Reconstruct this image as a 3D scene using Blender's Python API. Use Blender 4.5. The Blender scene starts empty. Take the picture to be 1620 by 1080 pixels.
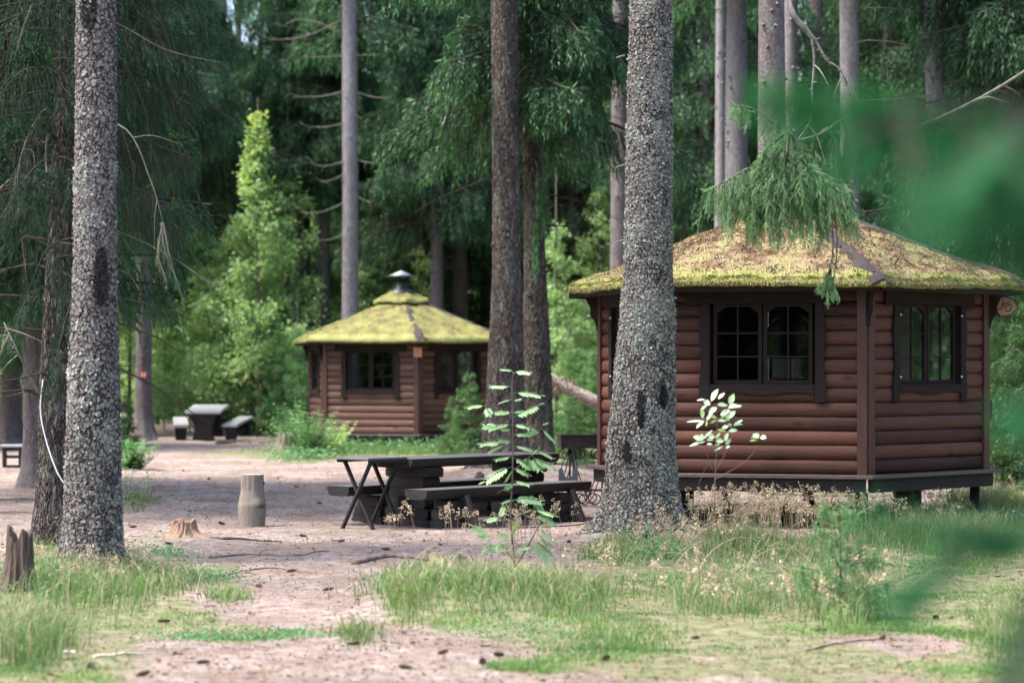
import bpy, math, random
import numpy as np
from mathutils import Vector
R = math.radians
sc = bpy.context.scene
# ------------------------------------------------------------------ camera
F = 3825.0; EYE = 1.65; HORIZON = 580.0          # the photograph in its own 1620 x 1080 pixels, 85 mm lens
cam = bpy.data.cameras.new('camera'); cam_o = bpy.data.objects.new('camera', cam); sc.collection.objects.link(cam_o)
cam_o.location = (0, 0, EYE); cam_o.rotation_euler = (R(90), 0, 0)
cam.lens = 85.0; cam.sensor_width = 36.0; cam.sensor_fit = 'HORIZONTAL'
cam.shift_y = (HORIZON - 540.0) / 1620.0
cam.clip_start = 0.05; cam.clip_end = 3000
cam.dof.use_dof = True; cam.dof.focus_distance = 22.5; cam.dof.aperture_fstop = 1.9
sc.camera = cam_o
# ------------------------------------------------------------------ light
SUN_EL, SUN_AZ = R(60), R(-100)                   # azimuth clockwise from +Y: the sun is high on the left
world = bpy.data.worlds.new('World'); sc.world = world; world.use_nodes = True
wn = world.node_tree; wn.nodes.clear()
sky = wn.nodes.new('ShaderNodeTexSky'); sky.sky_type = 'NISHITA'; sky.sun_disc = False
sky.sun_elevation = SUN_EL; sky.sun_rotation = SUN_AZ; sky.dust_density = 3.0; sky.ozone_density = 1.0; sky.air_density = 1.0
bgn = wn.nodes.new('ShaderNodeBackground'); bgn.inputs['Strength'].default_value = 0.15
wo = wn.nodes.new('ShaderNodeOutputWorld')
wn.links.new(sky.outputs[0], bgn.inputs[0]); wn.links.new(bgn.outputs[0], wo.inputs[0])
sl = bpy.data.lights.new('sun', 'SUN'); sl.energy = 2.0; sl.angle = R(20.0); sl.color = (1.0, 0.95, 0.88)
so = bpy.data.objects.new('sun', sl); sc.collection.objects.link(so)
sd = Vector((math.sin(SUN_AZ) * math.cos(SUN_EL), math.cos(SUN_AZ) * math.cos(SUN_EL), math.sin(SUN_EL)))
so.rotation_euler = sd.to_track_quat('Z', 'Y').to_euler(); so.location = (0, 0, 40)
sc.view_settings.view_transform = 'Standard'; sc.view_settings.look = 'None'
sc.view_settings.exposure = 2.1; sc.view_settings.gamma = 1.0
cy = sc.cycles
cy.max_bounces = 8; cy.diffuse_bounces = 3; cy.glossy_bounces = 3; cy.transmission_bounces = 6; cy.transparent_max_bounces = 8
cy.caustics_reflective = False; cy.caustics_refractive = False
cy.use_denoising = True; cy.sample_clamp_indirect = 6.0

rng = np.random.default_rng(7); random.seed(7)
A = np.array
COL = sc.collection

def P(px, py, d):                                  # the point d metres away that the photograph shows at (px, py)
    return A([(px - 810.0) / F * d, d, EYE + (HORIZON - py) / F * d])
def G(px, py):                                     # the point of level ground seen at (px, py)
    return P(px, py, EYE * F / (py - HORIZON))
# ------------------------------------------------------------------ noise
def _h(i, j, k, s):
    n = (i * 374761393 + j * 668265263 + k * 2147483647 + s * 1274126177) & 0xFFFFFFFF
    n = ((n ^ (n >> 13)) * 1274126177) & 0xFFFFFFFF
    return ((n ^ (n >> 16)) & 0xFFFF) / 65535.0
def vnoise(p, s=0):
    p = np.asarray(p, float); i = np.floor(p).astype(np.int64); f = p - i; f = f * f * (3 - 2 * f)
    r = 0
    for a in (0, 1):
        for b in (0, 1):
            for c in (0, 1):
                w = (f[:, 0] if a else 1 - f[:, 0]) * (f[:, 1] if b else 1 - f[:, 1]) * (f[:, 2] if c else 1 - f[:, 2])
                r = r + w * _h(i[:, 0] + a, i[:, 1] + b, i[:, 2] + c, s)
    return r
def fbm(p, o=4, s=0):
    p = np.asarray(p, float); r = 0; a = .5
    for k in range(o):
        r = r + a * vnoise(p, s + k); p = p * 2.03; a *= .5
    return r
# ------------------------------------------------------------------ mesh building
class MB:
    """collects quads and triangles (numpy) with a per-vertex variation value and a material slot"""
    def __init__(s): s.v = []; s.f3 = []; s.f4 = []; s.m3 = []; s.m4 = []; s.a = []; s.n = 0
    def add(s, v, tris=None, quads=None, var=None, mi=0):
        v = np.asarray(v, float).reshape(-1, 3); n = len(v)
        s.v.append(v)
        s.a.append(np.full(n, .5) if var is None else np.broadcast_to(np.asarray(var, float), (n,)).copy())
        if tris is not None and len(tris):
            t = np.asarray(tris, np.int64).reshape(-1, 3) + s.n; s.f3.append(t); s.m3.append(np.full(len(t), mi))
        if quads is not None and len(quads):
            q = np.asarray(quads, np.int64).reshape(-1, 4) + s.n; s.f4.append(q); s.m4.append(np.full(len(q), mi))
        s.n += n
        return s
    def box(s, c, h, rz=0, ax=None, mi=0, var=None, taper=1.0):
        """box of half sizes h; ax = 3 axis vectors or rz rotation"""
        c = np.asarray(c, float)
        if ax is None:
            ax = A([[math.cos(rz), math.sin(rz), 0], [-math.sin(rz), math.cos(rz), 0], [0, 0, 1]])
        v = []
        for z in (-1, 1):
            t = 1 if z < 0 else taper
            for x, y in ((-1, -1), (1, -1), (1, 1), (-1, 1)):
                v.append(c + ax[0] * x * h[0] * t + ax[1] * y * h[1] * t + ax[2] * z * h[2])
        return s.add(v, quads=[(3, 2, 1, 0), (4, 5, 6, 7), (0, 1, 5, 4), (1, 2, 6, 5), (2, 3, 7, 6), (3, 0, 4, 7)], mi=mi, var=var)
    def beam(s, p, q, w, t, up=(0, 0, 1), mi=0):
        p = np.asarray(p, float); q = np.asarray(q, float); d = q - p; L = np.linalg.norm(d); d = d / L
        up = np.asarray(up, float); a = np.cross(d, up); a /= max(np.linalg.norm(a), 1e-6); b = np.cross(a, d)
        return s.box((p + q) / 2, (L / 2, w / 2, t / 2), ax=A([d, a, b]), mi=mi)
    def tube(s, pts, r, n=6, mi=0, var=None, cap=True):
        pts = np.asarray(pts, float); m = len(pts); r = np.broadcast_to(np.asarray(r, float), (m,))
        t = np.gradient(pts, axis=0); t /= np.maximum(np.linalg.norm(t, axis=1, keepdims=True), 1e-9)
        ref = A([0, 0, 1.]) if abs(t[:, 2]).mean() < .8 else A([1., 0, 0])
        a = np.cross(t, ref); a /= np.maximum(np.linalg.norm(a, axis=1, keepdims=True), 1e-9); b = np.cross(t, a)
        th = np.arange(n) * 2 * math.pi / n
        v = pts[:, None] + r[:, None, None] * (np.cos(th)[None, :, None] * a[:, None] + np.sin(th)[None, :, None] * b[:, None])
        i = np.arange(m - 1)[:, None] * n; j = np.arange(n)[None]; k = (j + 1) % n
        q = np.stack([i + j, i + k, i + n + k, i + n + j], -1).reshape(-1, 4)
        v = v.reshape(-1, 3); tr = []
        if cap:
            v = np.vstack([v, pts[:1], pts[-1:]]); c0 = m * n
            for x in range(n):
                tr.append((c0, (x + 1) % n, x)); tr.append((c0 + 1, (m - 1) * n + x, (m - 1) * n + (x + 1) % n))
        return s.add(v, tris=tr, quads=q, mi=mi, var=var)
    def prism(s, poly, o, ax, ay, an, t, mi=0):
        """convex-ish or star-shaped outline poly (2-D) in plane (ax, ay) at o, thickness t along an"""
        poly = np.asarray(poly, float); o, ax, ay, an = (np.asarray(x, float) for x in (o, ax, ay, an)); n = len(poly)
        f = o + poly[:, :1] * ax + poly[:, 1:] * ay; b = f + an * t; c = poly.mean(0); c = o + c[0] * ax + c[1] * ay
        v = np.vstack([f, b, [c], [c + an * t]]); q = [(i, (i + 1) % n, n + (i + 1) % n, n + i) for i in range(n)]
        tr = [(2 * n, (i + 1) % n, i) for i in range(n)] + [(2 * n + 1, n + i, n + (i + 1) % n) for i in range(n)]
        return s.add(v, tris=tr, quads=q, mi=mi)
    def strip(s, top, bot, o, ax, ay, an, t, mi=0):
        """board between two outlines top[i], bot[i] (same x)"""
        top = np.asarray(top, float); bot = np.asarray(bot, float); n = len(top)
        o, ax, ay, an = (np.asarray(x, float) for x in (o, ax, ay, an))
        g = lambda p: o + p[:, :1] * ax + p[:, 1:] * ay
        v = np.vstack([g(top), g(bot), g(top) + an * t, g(bot) + an * t]); q = []
        for i in range(n - 1):
            q += [(i, n + i, n + i + 1, i + 1), (2 * n + i, 2 * n + i + 1, 3 * n + i + 1, 3 * n + i),
                  (i, i + 1, 2 * n + i + 1, 2 * n + i), (n + i, 3 * n + i, 3 * n + i + 1, n + i + 1)]
        q += [(0, 2 * n, 3 * n, n), (n - 1, 2 * n - 1, 4 * n - 1, 3 * n - 1)]
        return s.add(v, quads=q, mi=mi)
    def lathe(s, prof, c=(0, 0, 0), n=24, mi=0):
        prof = np.asarray(prof, float); m = len(prof); th = np.arange(n) * 2 * math.pi / n
        v = np.stack([prof[:, 0:1] * np.cos(th), prof[:, 0:1] * np.sin(th), np.repeat(prof[:, 1:2], n, 1)], -1).reshape(-1, 3) + np.asarray(c, float)
        i = np.arange(m - 1)[:, None] * n; j = np.arange(n)[None]; k = (j + 1) % n
        return s.add(v, quads=np.stack([i + j, i + k, i + n + k, i + n + j], -1).reshape(-1, 4), mi=mi)
    def mesh(s, name, mats, smooth=False):
        v = np.vstack(s.v); f3 = np.vstack(s.f3) if s.f3 else np.zeros((0, 3), int); f4 = np.vstack(s.f4) if s.f4 else np.zeros((0, 4), int)
        me = bpy.data.meshes.new(name)
        me.vertices.add(len(v)); me.vertices.foreach_set('co', v.astype(np.float32).ravel())
        n3, n4 = len(f3), len(f4)
        me.loops.add(n3 * 3 + n4 * 4); me.polygons.add(n3 + n4)
        me.loops.foreach_set('vertex_index', np.concatenate([f3.ravel(), f4.ravel()]).astype(np.int32))
        me.polygons.foreach_set('loop_start', np.concatenate([np.arange(n3) * 3, n3 * 3 + np.arange(n4) * 4]).astype(np.int32))
        mi = np.concatenate(([np.concatenate(s.m3)] if s.m3 else []) + ([np.concatenate(s.m4)] if s.m4 else []))
        me.polygons.foreach_set('material_index', mi.astype(np.int32))
        me.polygons.foreach_set('use_smooth', np.full(n3 + n4, smooth))
        at = me.attributes.new('v', 'FLOAT', 'POINT'); at.data.foreach_set('value', np.concatenate(s.a).astype(np.float32))
        for m in (mats if isinstance(mats, (list, tuple)) else [mats]): me.materials.append(m)
        me.update(); me.validate()
        return me
    def build(s, name, mats, parent=None, smooth=False, bevel=0):
        return put(name, s.mesh(name, mats, smooth), parent, bevel)
def put(name, me, parent=None, bevel=0):
    o = bpy.data.objects.new(name, me); COL.objects.link(o); o.parent = parent
    if bevel:
        b = o.modifiers.new('bevel', 'BEVEL'); b.width = bevel; b.segments = 2; b.limit_method = 'ANGLE'; b.angle_limit = R(40)
    return o
def tag(o, label, cat, group=None, kind=None):
    o['label'] = label; o['category'] = cat
    if group: o['group'] = group
    if kind: o['kind'] = kind
    return o
def thing(name, label, cat, loc=(0, 0, 0), rz=0, group=None, scale=1.0):
    o = bpy.data.objects.new(name, None); COL.objects.link(o); o.location = loc; o.rotation_euler = (0, 0, rz)
    o.scale = (scale,) * 3; o.empty_display_size = .3
    return tag(o, label, cat, group)
def copy_tree(o, parent=None):
    c = o.copy(); COL.objects.link(c)
    if parent: c.parent = parent
    for ch in list(o.children): copy_tree(ch, c)
    return c
def smoothpts(pts, n=8):
    """Catmull-Rom through pts"""
    p = np.asarray(pts, float); p = np.vstack([2 * p[0] - p[1], p, 2 * p[-1] - p[-2]]); out = []
    for i in range(1, len(p) - 2):
        t = np.linspace(0, 1, n, endpoint=False)[:, None]
        out.append(.5 * ((2 * p[i]) + (-p[i - 1] + p[i + 1]) * t + (2 * p[i - 1] - 5 * p[i] + 4 * p[i + 1] - p[i + 2]) * t ** 2
                         + (-p[i - 1] + 3 * p[i] - 3 * p[i + 1] + p[i + 2]) * t ** 3))
    return np.vstack(out + [p[-2:-1]])
# ------------------------------------------------------------------ materials
class NT:
    def __init__(s, name):
        s.m = bpy.data.materials.new(name); s.m.use_nodes = True; s.t = s.m.node_tree; s.t.nodes.clear()
        s.out = s.t.nodes.new('ShaderNodeOutputMaterial')
    def n(s, typ, **kw):
        nd = s.t.nodes.new('ShaderNode' + typ)
        for k, v in kw.items():
            if k in nd.inputs.keys() or isinstance(k, int): s.set(nd, k, v)
            else: setattr(nd, k, v)
        return nd
    def set(s, nd, k, v):
        if isinstance(v, bpy.types.NodeSocket): s.t.links.new(v, nd.inputs[k])
        else: nd.inputs[k].default_value = v
    def link(s, a, b): s.t.links.new(a, b)
    def ramp(s, fac, stops, interp='LINEAR'):
        r = s.n('ValToRGB'); r.color_ramp.interpolation = interp; e = r.color_ramp.elements
        while len(e) < len(stops): e.new(.5)
        for i, (p, c) in enumerate(stops):
            e[i].position = p; e[i].color = (*c, 1) if len(c) == 3 else c
        s.link(fac, r.inputs[0]); return r.outputs[0]
    def noise(s, scale, detail=4, vec=None, rough=.55, dist=0):
        nd = s.n('TexNoise'); nd.inputs['Scale'].default_value = scale; nd.inputs['Detail'].default_value = detail
        nd.inputs['Roughness'].default_value = rough; nd.inputs['Distortion'].default_value = dist
        if vec is not None: s.link(vec, nd.inputs['Vector'])
        return nd.outputs['Fac']
    def coord(s, sc_=(1, 1, 1), kind='Object'):
        tc = s.n('TexCoord'); mp = s.n('Mapping'); mp.inputs['Scale'].default_value = sc_
        s.link(tc.outputs[kind], mp.inputs['Vector']); return mp.outputs[0]
    def mix(s, f, a, b, mode='MIX'):
        m = s.n('Mix'); m.data_type = 'RGBA'; m.blend_type = mode
        for k, v in ((0, f), (6, a), (7, b)):
            if isinstance(v, bpy.types.NodeSocket): s.link(v, m.inputs[k])
            else: m.inputs[k].default_value = v if k == 0 else (*v, 1)
        return m.outputs[2]
    def math(s, op, a, b=0.0, c=None):
        m = s.n('Math'); m.operation = op
        for k, v in ((0, a), (1, b)) + (((2, c),) if c is not None else ()):
            if isinstance(v, bpy.types.NodeSocket): s.link(v, m.inputs[k])
            else: m.inputs[k].default_value = v
        return m.outputs[0]
    def attr(s, name='v'):
        a = s.n('Attribute'); a.attribute_name = name; return a.outputs['Fac']
    def bump(s, h, strength=.5, dist=.01, normal=None):
        b = s.n('Bump'); b.inputs['Strength'].default_value = strength; b.inputs['Distance'].default_value = dist
        s.link(h, b.inputs['Height'])
        if normal is not None: s.link(normal, b.inputs['Normal'])
        return b.outputs[0]
    def principled(s, col, rough=.8, normal=None, spec=.3, metal=0):
        p = s.n('BsdfPrincipled')
        for k, v in (('Base Color', col), ('Roughness', rough), ('Specular IOR Level', spec), ('Metallic', metal)):
            if isinstance(v, bpy.types.NodeSocket): s.link(v, p.inputs[k])
            else: p.inputs[k].default_value = (*v, 1) if isinstance(v, tuple) else v
        if normal is not None: s.link(normal, p.inputs['Normal'])
        s.link(p.outputs[0], s.out.inputs['Surface']); return p
def m_simple(name, c, rough=.8, var=.25, scale=6, spec=.3, metal=0, bump=.3):
    k = NT(name); v = k.coord(); n = k.noise(scale, 5, v)
    col = k.ramp(n, [(.3, tuple(x * (1 - var) for x in c)), (.7, tuple(min(1, x * (1 + var)) for x in c))])
    k.principled(col, rough, k.bump(k.noise(scale * 8, 4, v), bump, .004), spec, metal); return k.m
def m_leaf(name, ca, cb, trans=.35, rough=.55, spec=.35, trc=None):
    """foliage: colour between ca and cb by each leaf's own variation, part of the light passes through"""
    k = NT(name); a = k.attr(); oi = k.n('ObjectInfo').outputs['Random']
    f = k.math('ADD', k.math('MULTIPLY', a, .8), k.math('MULTIPLY', oi, .2))
    col = k.ramp(f, [(0.05, ca), (.95, cb)])
    p = k.principled(col, rough, None, spec)
    t = k.n('BsdfTranslucent'); tc = k.mix(1.0, col, trc or (1.35, 1.5, .7), 'MULTIPLY'); k.link(tc, t.inputs[0])
    m = k.n('MixShader'); m.inputs[0].default_value = trans
    k.link(p.outputs[0], m.inputs[1]); k.link(t.outputs[0], m.inputs[2]); k.link(m.outputs[0], k.out.inputs['Surface'])
    return k.m
def m_bark(name, dark, light, lichen=(.26, .29, .25), lich=.5, scale=1.0, disp=0.0, hz=(1, 1, .8), warp_=.05, crk=.75):
    k = NT(name); v = k.coord(hz); v1 = k.coord((1, 1, .3))
    warp = k.n('TexNoise'); warp.inputs['Scale'].default_value = 14 * scale; k.link(v, warp.inputs['Vector'])
    vv = k.n('VectorMath'); vv.operation = 'MULTIPLY_ADD'; k.link(warp.outputs['Color'], vv.inputs[0]); vv.inputs[1].default_value = (warp_,) * 3; k.link(v, vv.inputs[2])
    vo = k.n('TexVoronoi'); vo.feature = 'DISTANCE_TO_EDGE'; vo.inputs['Scale'].default_value = 30 * scale; k.link(vv.outputs[0], vo.inputs['Vector'])
    vc = k.n('TexVoronoi'); vc.inputs['Scale'].default_value = 30 * scale; k.link(vv.outputs[0], vc.inputs['Vector'])
    crack = k.ramp(vo.outputs['Distance'], [(0, (0, 0, 0)), (.16, (1, 1, 1))])
    fine = k.noise(90 * scale, 4, v); big = k.noise(2.2, 4, v1); mid = k.noise(9, 4, v)
    plate = k.math('MULTIPLY', vc.outputs['Color'], 1.0)
    h = k.math('ADD', k.math('MULTIPLY', crack, k.math('ADD', k.math('MULTIPLY', plate, .6), .4)), k.math('MULTIPLY', fine, .45))
    f = k.math('ADD', k.math('MULTIPLY', plate, .35), k.math('ADD', k.math('MULTIPLY', fine, .3), k.math('MULTIPLY', big, .45)))
    c = k.ramp(f, [(.3, dark), (.75, light)])
    c = k.mix(k.math('MULTIPLY', k.math('SUBTRACT', 1.0, crack), crk), c, tuple(x * .25 for x in dark))
    lm = k.ramp(k.math('ADD', k.math('MULTIPLY', mid, .6), k.math('MULTIPLY', k.noise(38 * scale, 3, v), .4)),
                [(.5 - .0, (0, 0, 0)), (.58, (1, 1, 1))])
    c = k.mix(k.math('MULTIPLY', lm, lich), c, lichen)
    k.principled(c, .92, k.bump(h, .9, .012), .15)
    if disp:
        d = k.n('Displacement'); d.inputs['Midlevel'].default_value = .5; d.inputs['Scale'].default_value = disp
        k.link(h, d.inputs['Height']); k.link(d.outputs[0], k.out.inputs['Displacement']); k.m.displacement_method = 'BOTH'
    return k.m
def m_wood(name, ca, cb, grain=(1, 14, 14), rough=.62, knots=True, spec=.35, kind='Object'):
    k = NT(name); v = k.coord(grain, kind); u = k.coord((1, 1, 1), kind)
    n = k.noise(4, 6, v, .6, .6); b = k.noise(1.6, 3, u)
    a = k.attr(); col = k.ramp(k.math('ADD', k.math('MULTIPLY', n, .6), k.math('ADD', k.math('MULTIPLY', b, .25), k.math('MULTIPLY', a, .42))), [(.40, ca), (.84, cb)])
    if knots:
        vo = k.n('TexVoronoi'); vo.inputs['Scale'].default_value = 2.2; k.link(k.coord((.9, .9, 2.4), kind), vo.inputs['Vector'])
        kn = k.ramp(vo.outputs['Distance'], [(.06, (1, 1, 1)), (.19, (0, 0, 0))])
        col = k.mix(k.math('MULTIPLY', kn, .8), col, tuple(x * .35 for x in ca))
    k.principled(col, rough, k.bump(n, .6, .005), spec); return k.m
# ================================================================== ground
def soft(px, py, cx, cy_, rx, ry, p=2.0):
    return np.exp(-(((px - cx) / rx) ** 2 + ((py - cy_) / ry) ** 2) ** (p / 2) * 1.2)
GREEN = [  # where the photograph shows grass or moss (centre, radii in its pixels, strength)
    (130, 960, 210, 75, 1.0, 3), (20, 1060, 230, 60, .9, 3), (330, 930, 110, 40, .55, 2), (385, 1006, 120, 16, .9, 3), (300, 985, 140, 30, .7, 2),
    (770, 950, 200, 62, 1.0, 3), (640, 1050, 170, 30, .5, 2), (980, 990, 260, 110, .95, 3), (1250, 960, 320, 130, 1.0, 4), (1560, 980, 260, 120, .9, 3),
    (1010, 880, 130, 26, .9, 2), (1520, 850, 180, 60, 1.0, 3), (1580, 790, 90, 30, .9, 2), (1150, 860, 140, 30, .7, 2),
    (640, 716, 330, 13, 1.1, 4), (860, 715, 160, 20, 1.0, 3), (480, 722, 55, 10, 1.0, 3), (500, 640, 900, 26, 1.0, 6), (1400, 655, 500, 44, 1.0, 6),
    (215, 800, 50, 14, .6, 2), (25, 606, 300, 26, 1.0, 4), (850, 655, 160, 40, 1, 4), (60, 880, 60, 16, .6, 2), (1330, 780, 90, 14, .5, 2)]
BARE = [(1440, 1015, 110, 20, .9), (940, 1075, 60, 12, .4), (480, 1075, 200, 40, .9), (460, 940, 120, 45, .6), (1150, 855, 60, 8, .5), (1600, 745, 60, 14, 1.2),
        (330, 690, 170, 14, 1.3), (1400, 770, 90, 9, .5), (620, 1035, 60, 12, .5), (850, 1040, 90, 10, .35), (40, 740, 90, 22, .8)]
def green(x, y):
    x = np.asarray(x, float); y = np.asarray(y, float); yy = np.maximum(y, 3.0)
    px = 810 + x / yy * F; py = HORIZON + EYE * F / yy
    g = np.zeros_like(px)
    for a, b, c, d, s, p in GREEN: g = np.maximum(g, s * soft(px, py, a, b, c, d, p))
    for a, b, c, d, s in BARE: g = g - s * soft(px, py, a, b, c, d, 2)
    g = np.where(py < 628, np.maximum(g, .9), g)
    o = np.clip((abs(px - 810) - 860) / 500, 0, 1); g = g * (1 - o) + .42 * o
    n = fbm(np.stack([x * 1.7, y * 1.7, x * 0], -1).reshape(-1, 3), 4, 5).reshape(px.shape)
    return np.clip(g + (n - .47) * 1.1, 0, 1)
MOUNDS = []
def mound(p, r, h): MOUNDS.append((p[0], p[1], r, h))
def gz(x, y):
    x = np.asarray(x, float); y = np.asarray(y, float); sh = x.shape
    p = np.stack([x, y, x * 0], -1).reshape(-1, 3)
    z = (fbm(p * .35, 3, 11) - .45) * .10 + (fbm(p * 2.4, 4, 21) - .47) * .055
    z = z.reshape(sh)
    for a, b, r, h in MOUNDS: z = z + h * np.exp(-((x - a) ** 2 + (y - b) ** 2) / (r * r))
    return z
def on(p): return A([p[0], p[1], float(gz(p[0], p[1]))])

TREE_A = G(147, 925); TREE_B = G(85, 880); TREE_K = G(1016, 856); TREE_H = G(800, 762); TREE_I = P(850, 700, 36.6); TREE_I[2] = 0
for t_, r_, h_ in ((TREE_A, .55, .13), (TREE_B, .6, .12), (TREE_K, .75, .16), (TREE_H, 1.2, .25), (TREE_I, 1.0, .2)): mound(t_, r_, h_)
mound(G(770, 960), .8, .16); mound(G(292, 862), .5, .08); mound(G(30, 955), .4, .06); mound(G(210, 800), .9, .09); mound(G(700, 925), .5, .09)

def axis(lo, hi, step, far, grow=1.12):
    a = list(np.arange(lo, hi, step)); s = step
    while a[-1] < far: s *= grow; a.append(a[-1] + s)
    s = step; b = []; v = lo
    while v > -far: s *= grow; v -= s; b.append(v)
    return A(b[::-1] + a)
gx = axis(-9, 11, .055, 900); gy_ = []
y = 9.0
while y < 900: gy_.append(y); y += .05 if y < 32 else .12 if y < 60 else (y - 56) * .1
gy = A(list(-np.geomspace(900, 2, 18)) + list(np.linspace(-1, 8.8, 20)) + gy_)
XX, YY = np.meshgrid(gx, gy)
ZZ = gz(XX, YY); GG = green(XX, YY)
fade = np.clip((np.hypot(XX, YY) - 120) / 200, 0, 1); ZZ = ZZ * (1 - fade)
ZZ += GG * (fbm(np.stack([XX * 7, YY * 7, XX * 0], -1).reshape(-1, 3), 2, 3).reshape(XX.shape) - .4) * .03 * (YY < 60)
b_ = MB(); ny, nx = XX.shape; i = np.arange(ny - 1)[:, None] * nx + np.arange(nx - 1)[None]
b_.add(np.stack([XX, YY, ZZ], -1), quads=np.stack([i, i + 1, i + nx + 1, i + nx], -1).reshape(-1, 4), var=GG.ravel())
k = NT('ground_soil'); v = k.coord(); g = k.attr()
n1 = k.noise(1.1, 5, v); n2 = k.noise(60, 4, v, .75); n3 = k.noise(9, 5, v); n4 = k.noise(240, 3, v, .7)
dirt = k.ramp(k.math('ADD', k.math('MULTIPLY', n2, .5), k.math('MULTIPLY', n3, .5)), [(.35, (.12, .085, .068)), (.47, (.35, .275, .238)), (.66, (.56, .48, .43))])
dirt = k.mix(k.math('MULTIPLY', k.ramp(n1, [(.42, (0, 0, 0)), (.62, (1, 1, 1))]), .6), dirt, (.21, .15, .122))
dirt = k.mix(k.ramp(n4, [(.6, (0, 0, 0)), (.72, (.7, .7, .7))]), dirt, (.08, .05, .04))
moss = k.ramp(k.math('ADD', k.math('MULTIPLY', n2, .4), k.math('MULTIPLY', n3, .6)), [(.33, (.09, .115, .05)), (.48, (.205, .215, .105)), (.62, (.37, .33, .22))])
gm = k.ramp(k.math('ADD', g, k.math('MULTIPLY', k.math('SUBTRACT', k.noise(22, 4, v), .5), .7)), [(.3, (0, 0, 0)), (.55, (1, 1, 1))])
col = k.mix(gm, dirt, moss)
k.principled(col, .95, k.bump(k.math('ADD', n2, n4), .8, .02), .1)
ground = b_.build('ground', k.m, None, True); ground['kind'] = 'structure'

# ================================================================== huts
M_log = m_wood('stained_log', (.030, .0125, .009), (.125, .052, .036), (.6, .6, 12), .68, True, .25)
M_log_lit = m_wood('lit_log', (.055, .025, .018), (.165, .085, .066), (.6, .6, 12), .68, True, .25)  # same stained log, paler: the small hut's stronger light is put into the colour
M_trim = m_wood('dark_trim', (.010, .0065, .006), (.026, .016, .014), (2, 2, 6), .75, False, .2)
M_post = m_wood('corner_board', (.04, .016, .011), (.09, .036, .025), (9, 9, 1), .5, False, .4)
M_deck = m_wood('weathered_deck', (.045, .032, .03), (.13, .1, .095), (3, 3, 9), .5, False, .45)
M_black = m_simple('charred_timber', (.022, .018, .017), .7)
M_metal = m_simple('dark_metal', (.03, .034, .036), .4, .3, 5, .5, .6)
M_zinc = m_simple('zinc_sheet', (.24, .27, .29), .5, .25, 5, .5, .4)
M_white = m_simple('white_plastic', (.8, .8, .78), .4, .05)
k = NT('window_glass'); gl = k.n('BsdfGlossy'); gl.inputs['Roughness'].default_value = .02; tr = k.n('BsdfTransparent'); tr.inputs[0].default_value = (.60, .65, .63, 1)
fr = k.n('Fresnel'); fr.inputs[0].default_value = 1.5; mx = k.n('MixShader'); k.link(k.math('ADD', k.math('MULTIPLY', fr.outputs[0], .32), .0), mx.inputs[0])
k.link(tr.outputs[0], mx.inputs[1]); k.link(gl.outputs[0], mx.inputs[2]); k.link(mx.outputs[0], k.out.inputs['Surface']); M_glass = k.m
def m_mossroof(name, cols):
    k = NT(name); v = k.coord(); a = k.attr()
    n = k.noise(3.2, 5, v, .6); s = k.noise(26, 4, v, .7); o = k.n('ObjectInfo')
    f = k.math('ADD', k.math('MULTIPLY', n, .7), k.math('ADD', k.math('MULTIPLY', s, .25), k.math('MULTIPLY', k.math('SUBTRACT', a, .5), .42)))
    c = k.ramp(f, [(p, q) for p, q in cols])
    k.principled(c, .95, k.bump(s, .6, .02), .1); return k.m
M_moss_old = m_mossroof('moss_brown_yellow', [(.27, (.06, .035, .027)), (.36, (.14, .085, .052)), (.44, (.23, .17, .10)), (.53, (.26, .225, .11)), (.64, (.235, .235, .075)), (.82, (.15, .18, .045))])
M_moss_new = m_mossroof('moss_fresh_yellow', [(.27, (.10, .075, .045)), (.41, (.17, .15, .065)), (.52, (.215, .225, .075)), (.70, (.275, .27, .115))])
M_felt = m_simple('roofing_felt', (.042, .031, .028), .8, .35, 9)

def blades(mb, base, L, w, dirn, bend, var, mi=0, tipw=0.0):
    """grass-like blades: base (N,3), L, w (N), horizontal lean direction (N,3), bend (N)"""
    N = len(base); L = np.broadcast_to(L, N)[:, None]; w = np.broadcast_to(w, N)[:, None]; bend = np.broadcast_to(bend, N)[:, None]
    th = rng.uniform(0, 2 * math.pi, N); sd = np.stack([np.cos(th), np.sin(th), np.zeros(N)], -1)
    up = A([0, 0, 1.])
    m = base + up * L * .55 + dirn * L * bend * .25; t = base + up * L * (1 - .35 * bend) + dirn * L * bend
    v = np.stack([base - sd * w / 2, base + sd * w / 2, m + sd * w * .4, m - sd * w * .4, t], 1).reshape(-1, 3)
    i = np.arange(N)[:, None] * 5
    mb.add(v, tris=i + A([3, 2, 4]), quads=i + A([0, 1, 2, 3]), var=np.repeat(np.broadcast_to(var, N), 5), mi=mi)

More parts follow.
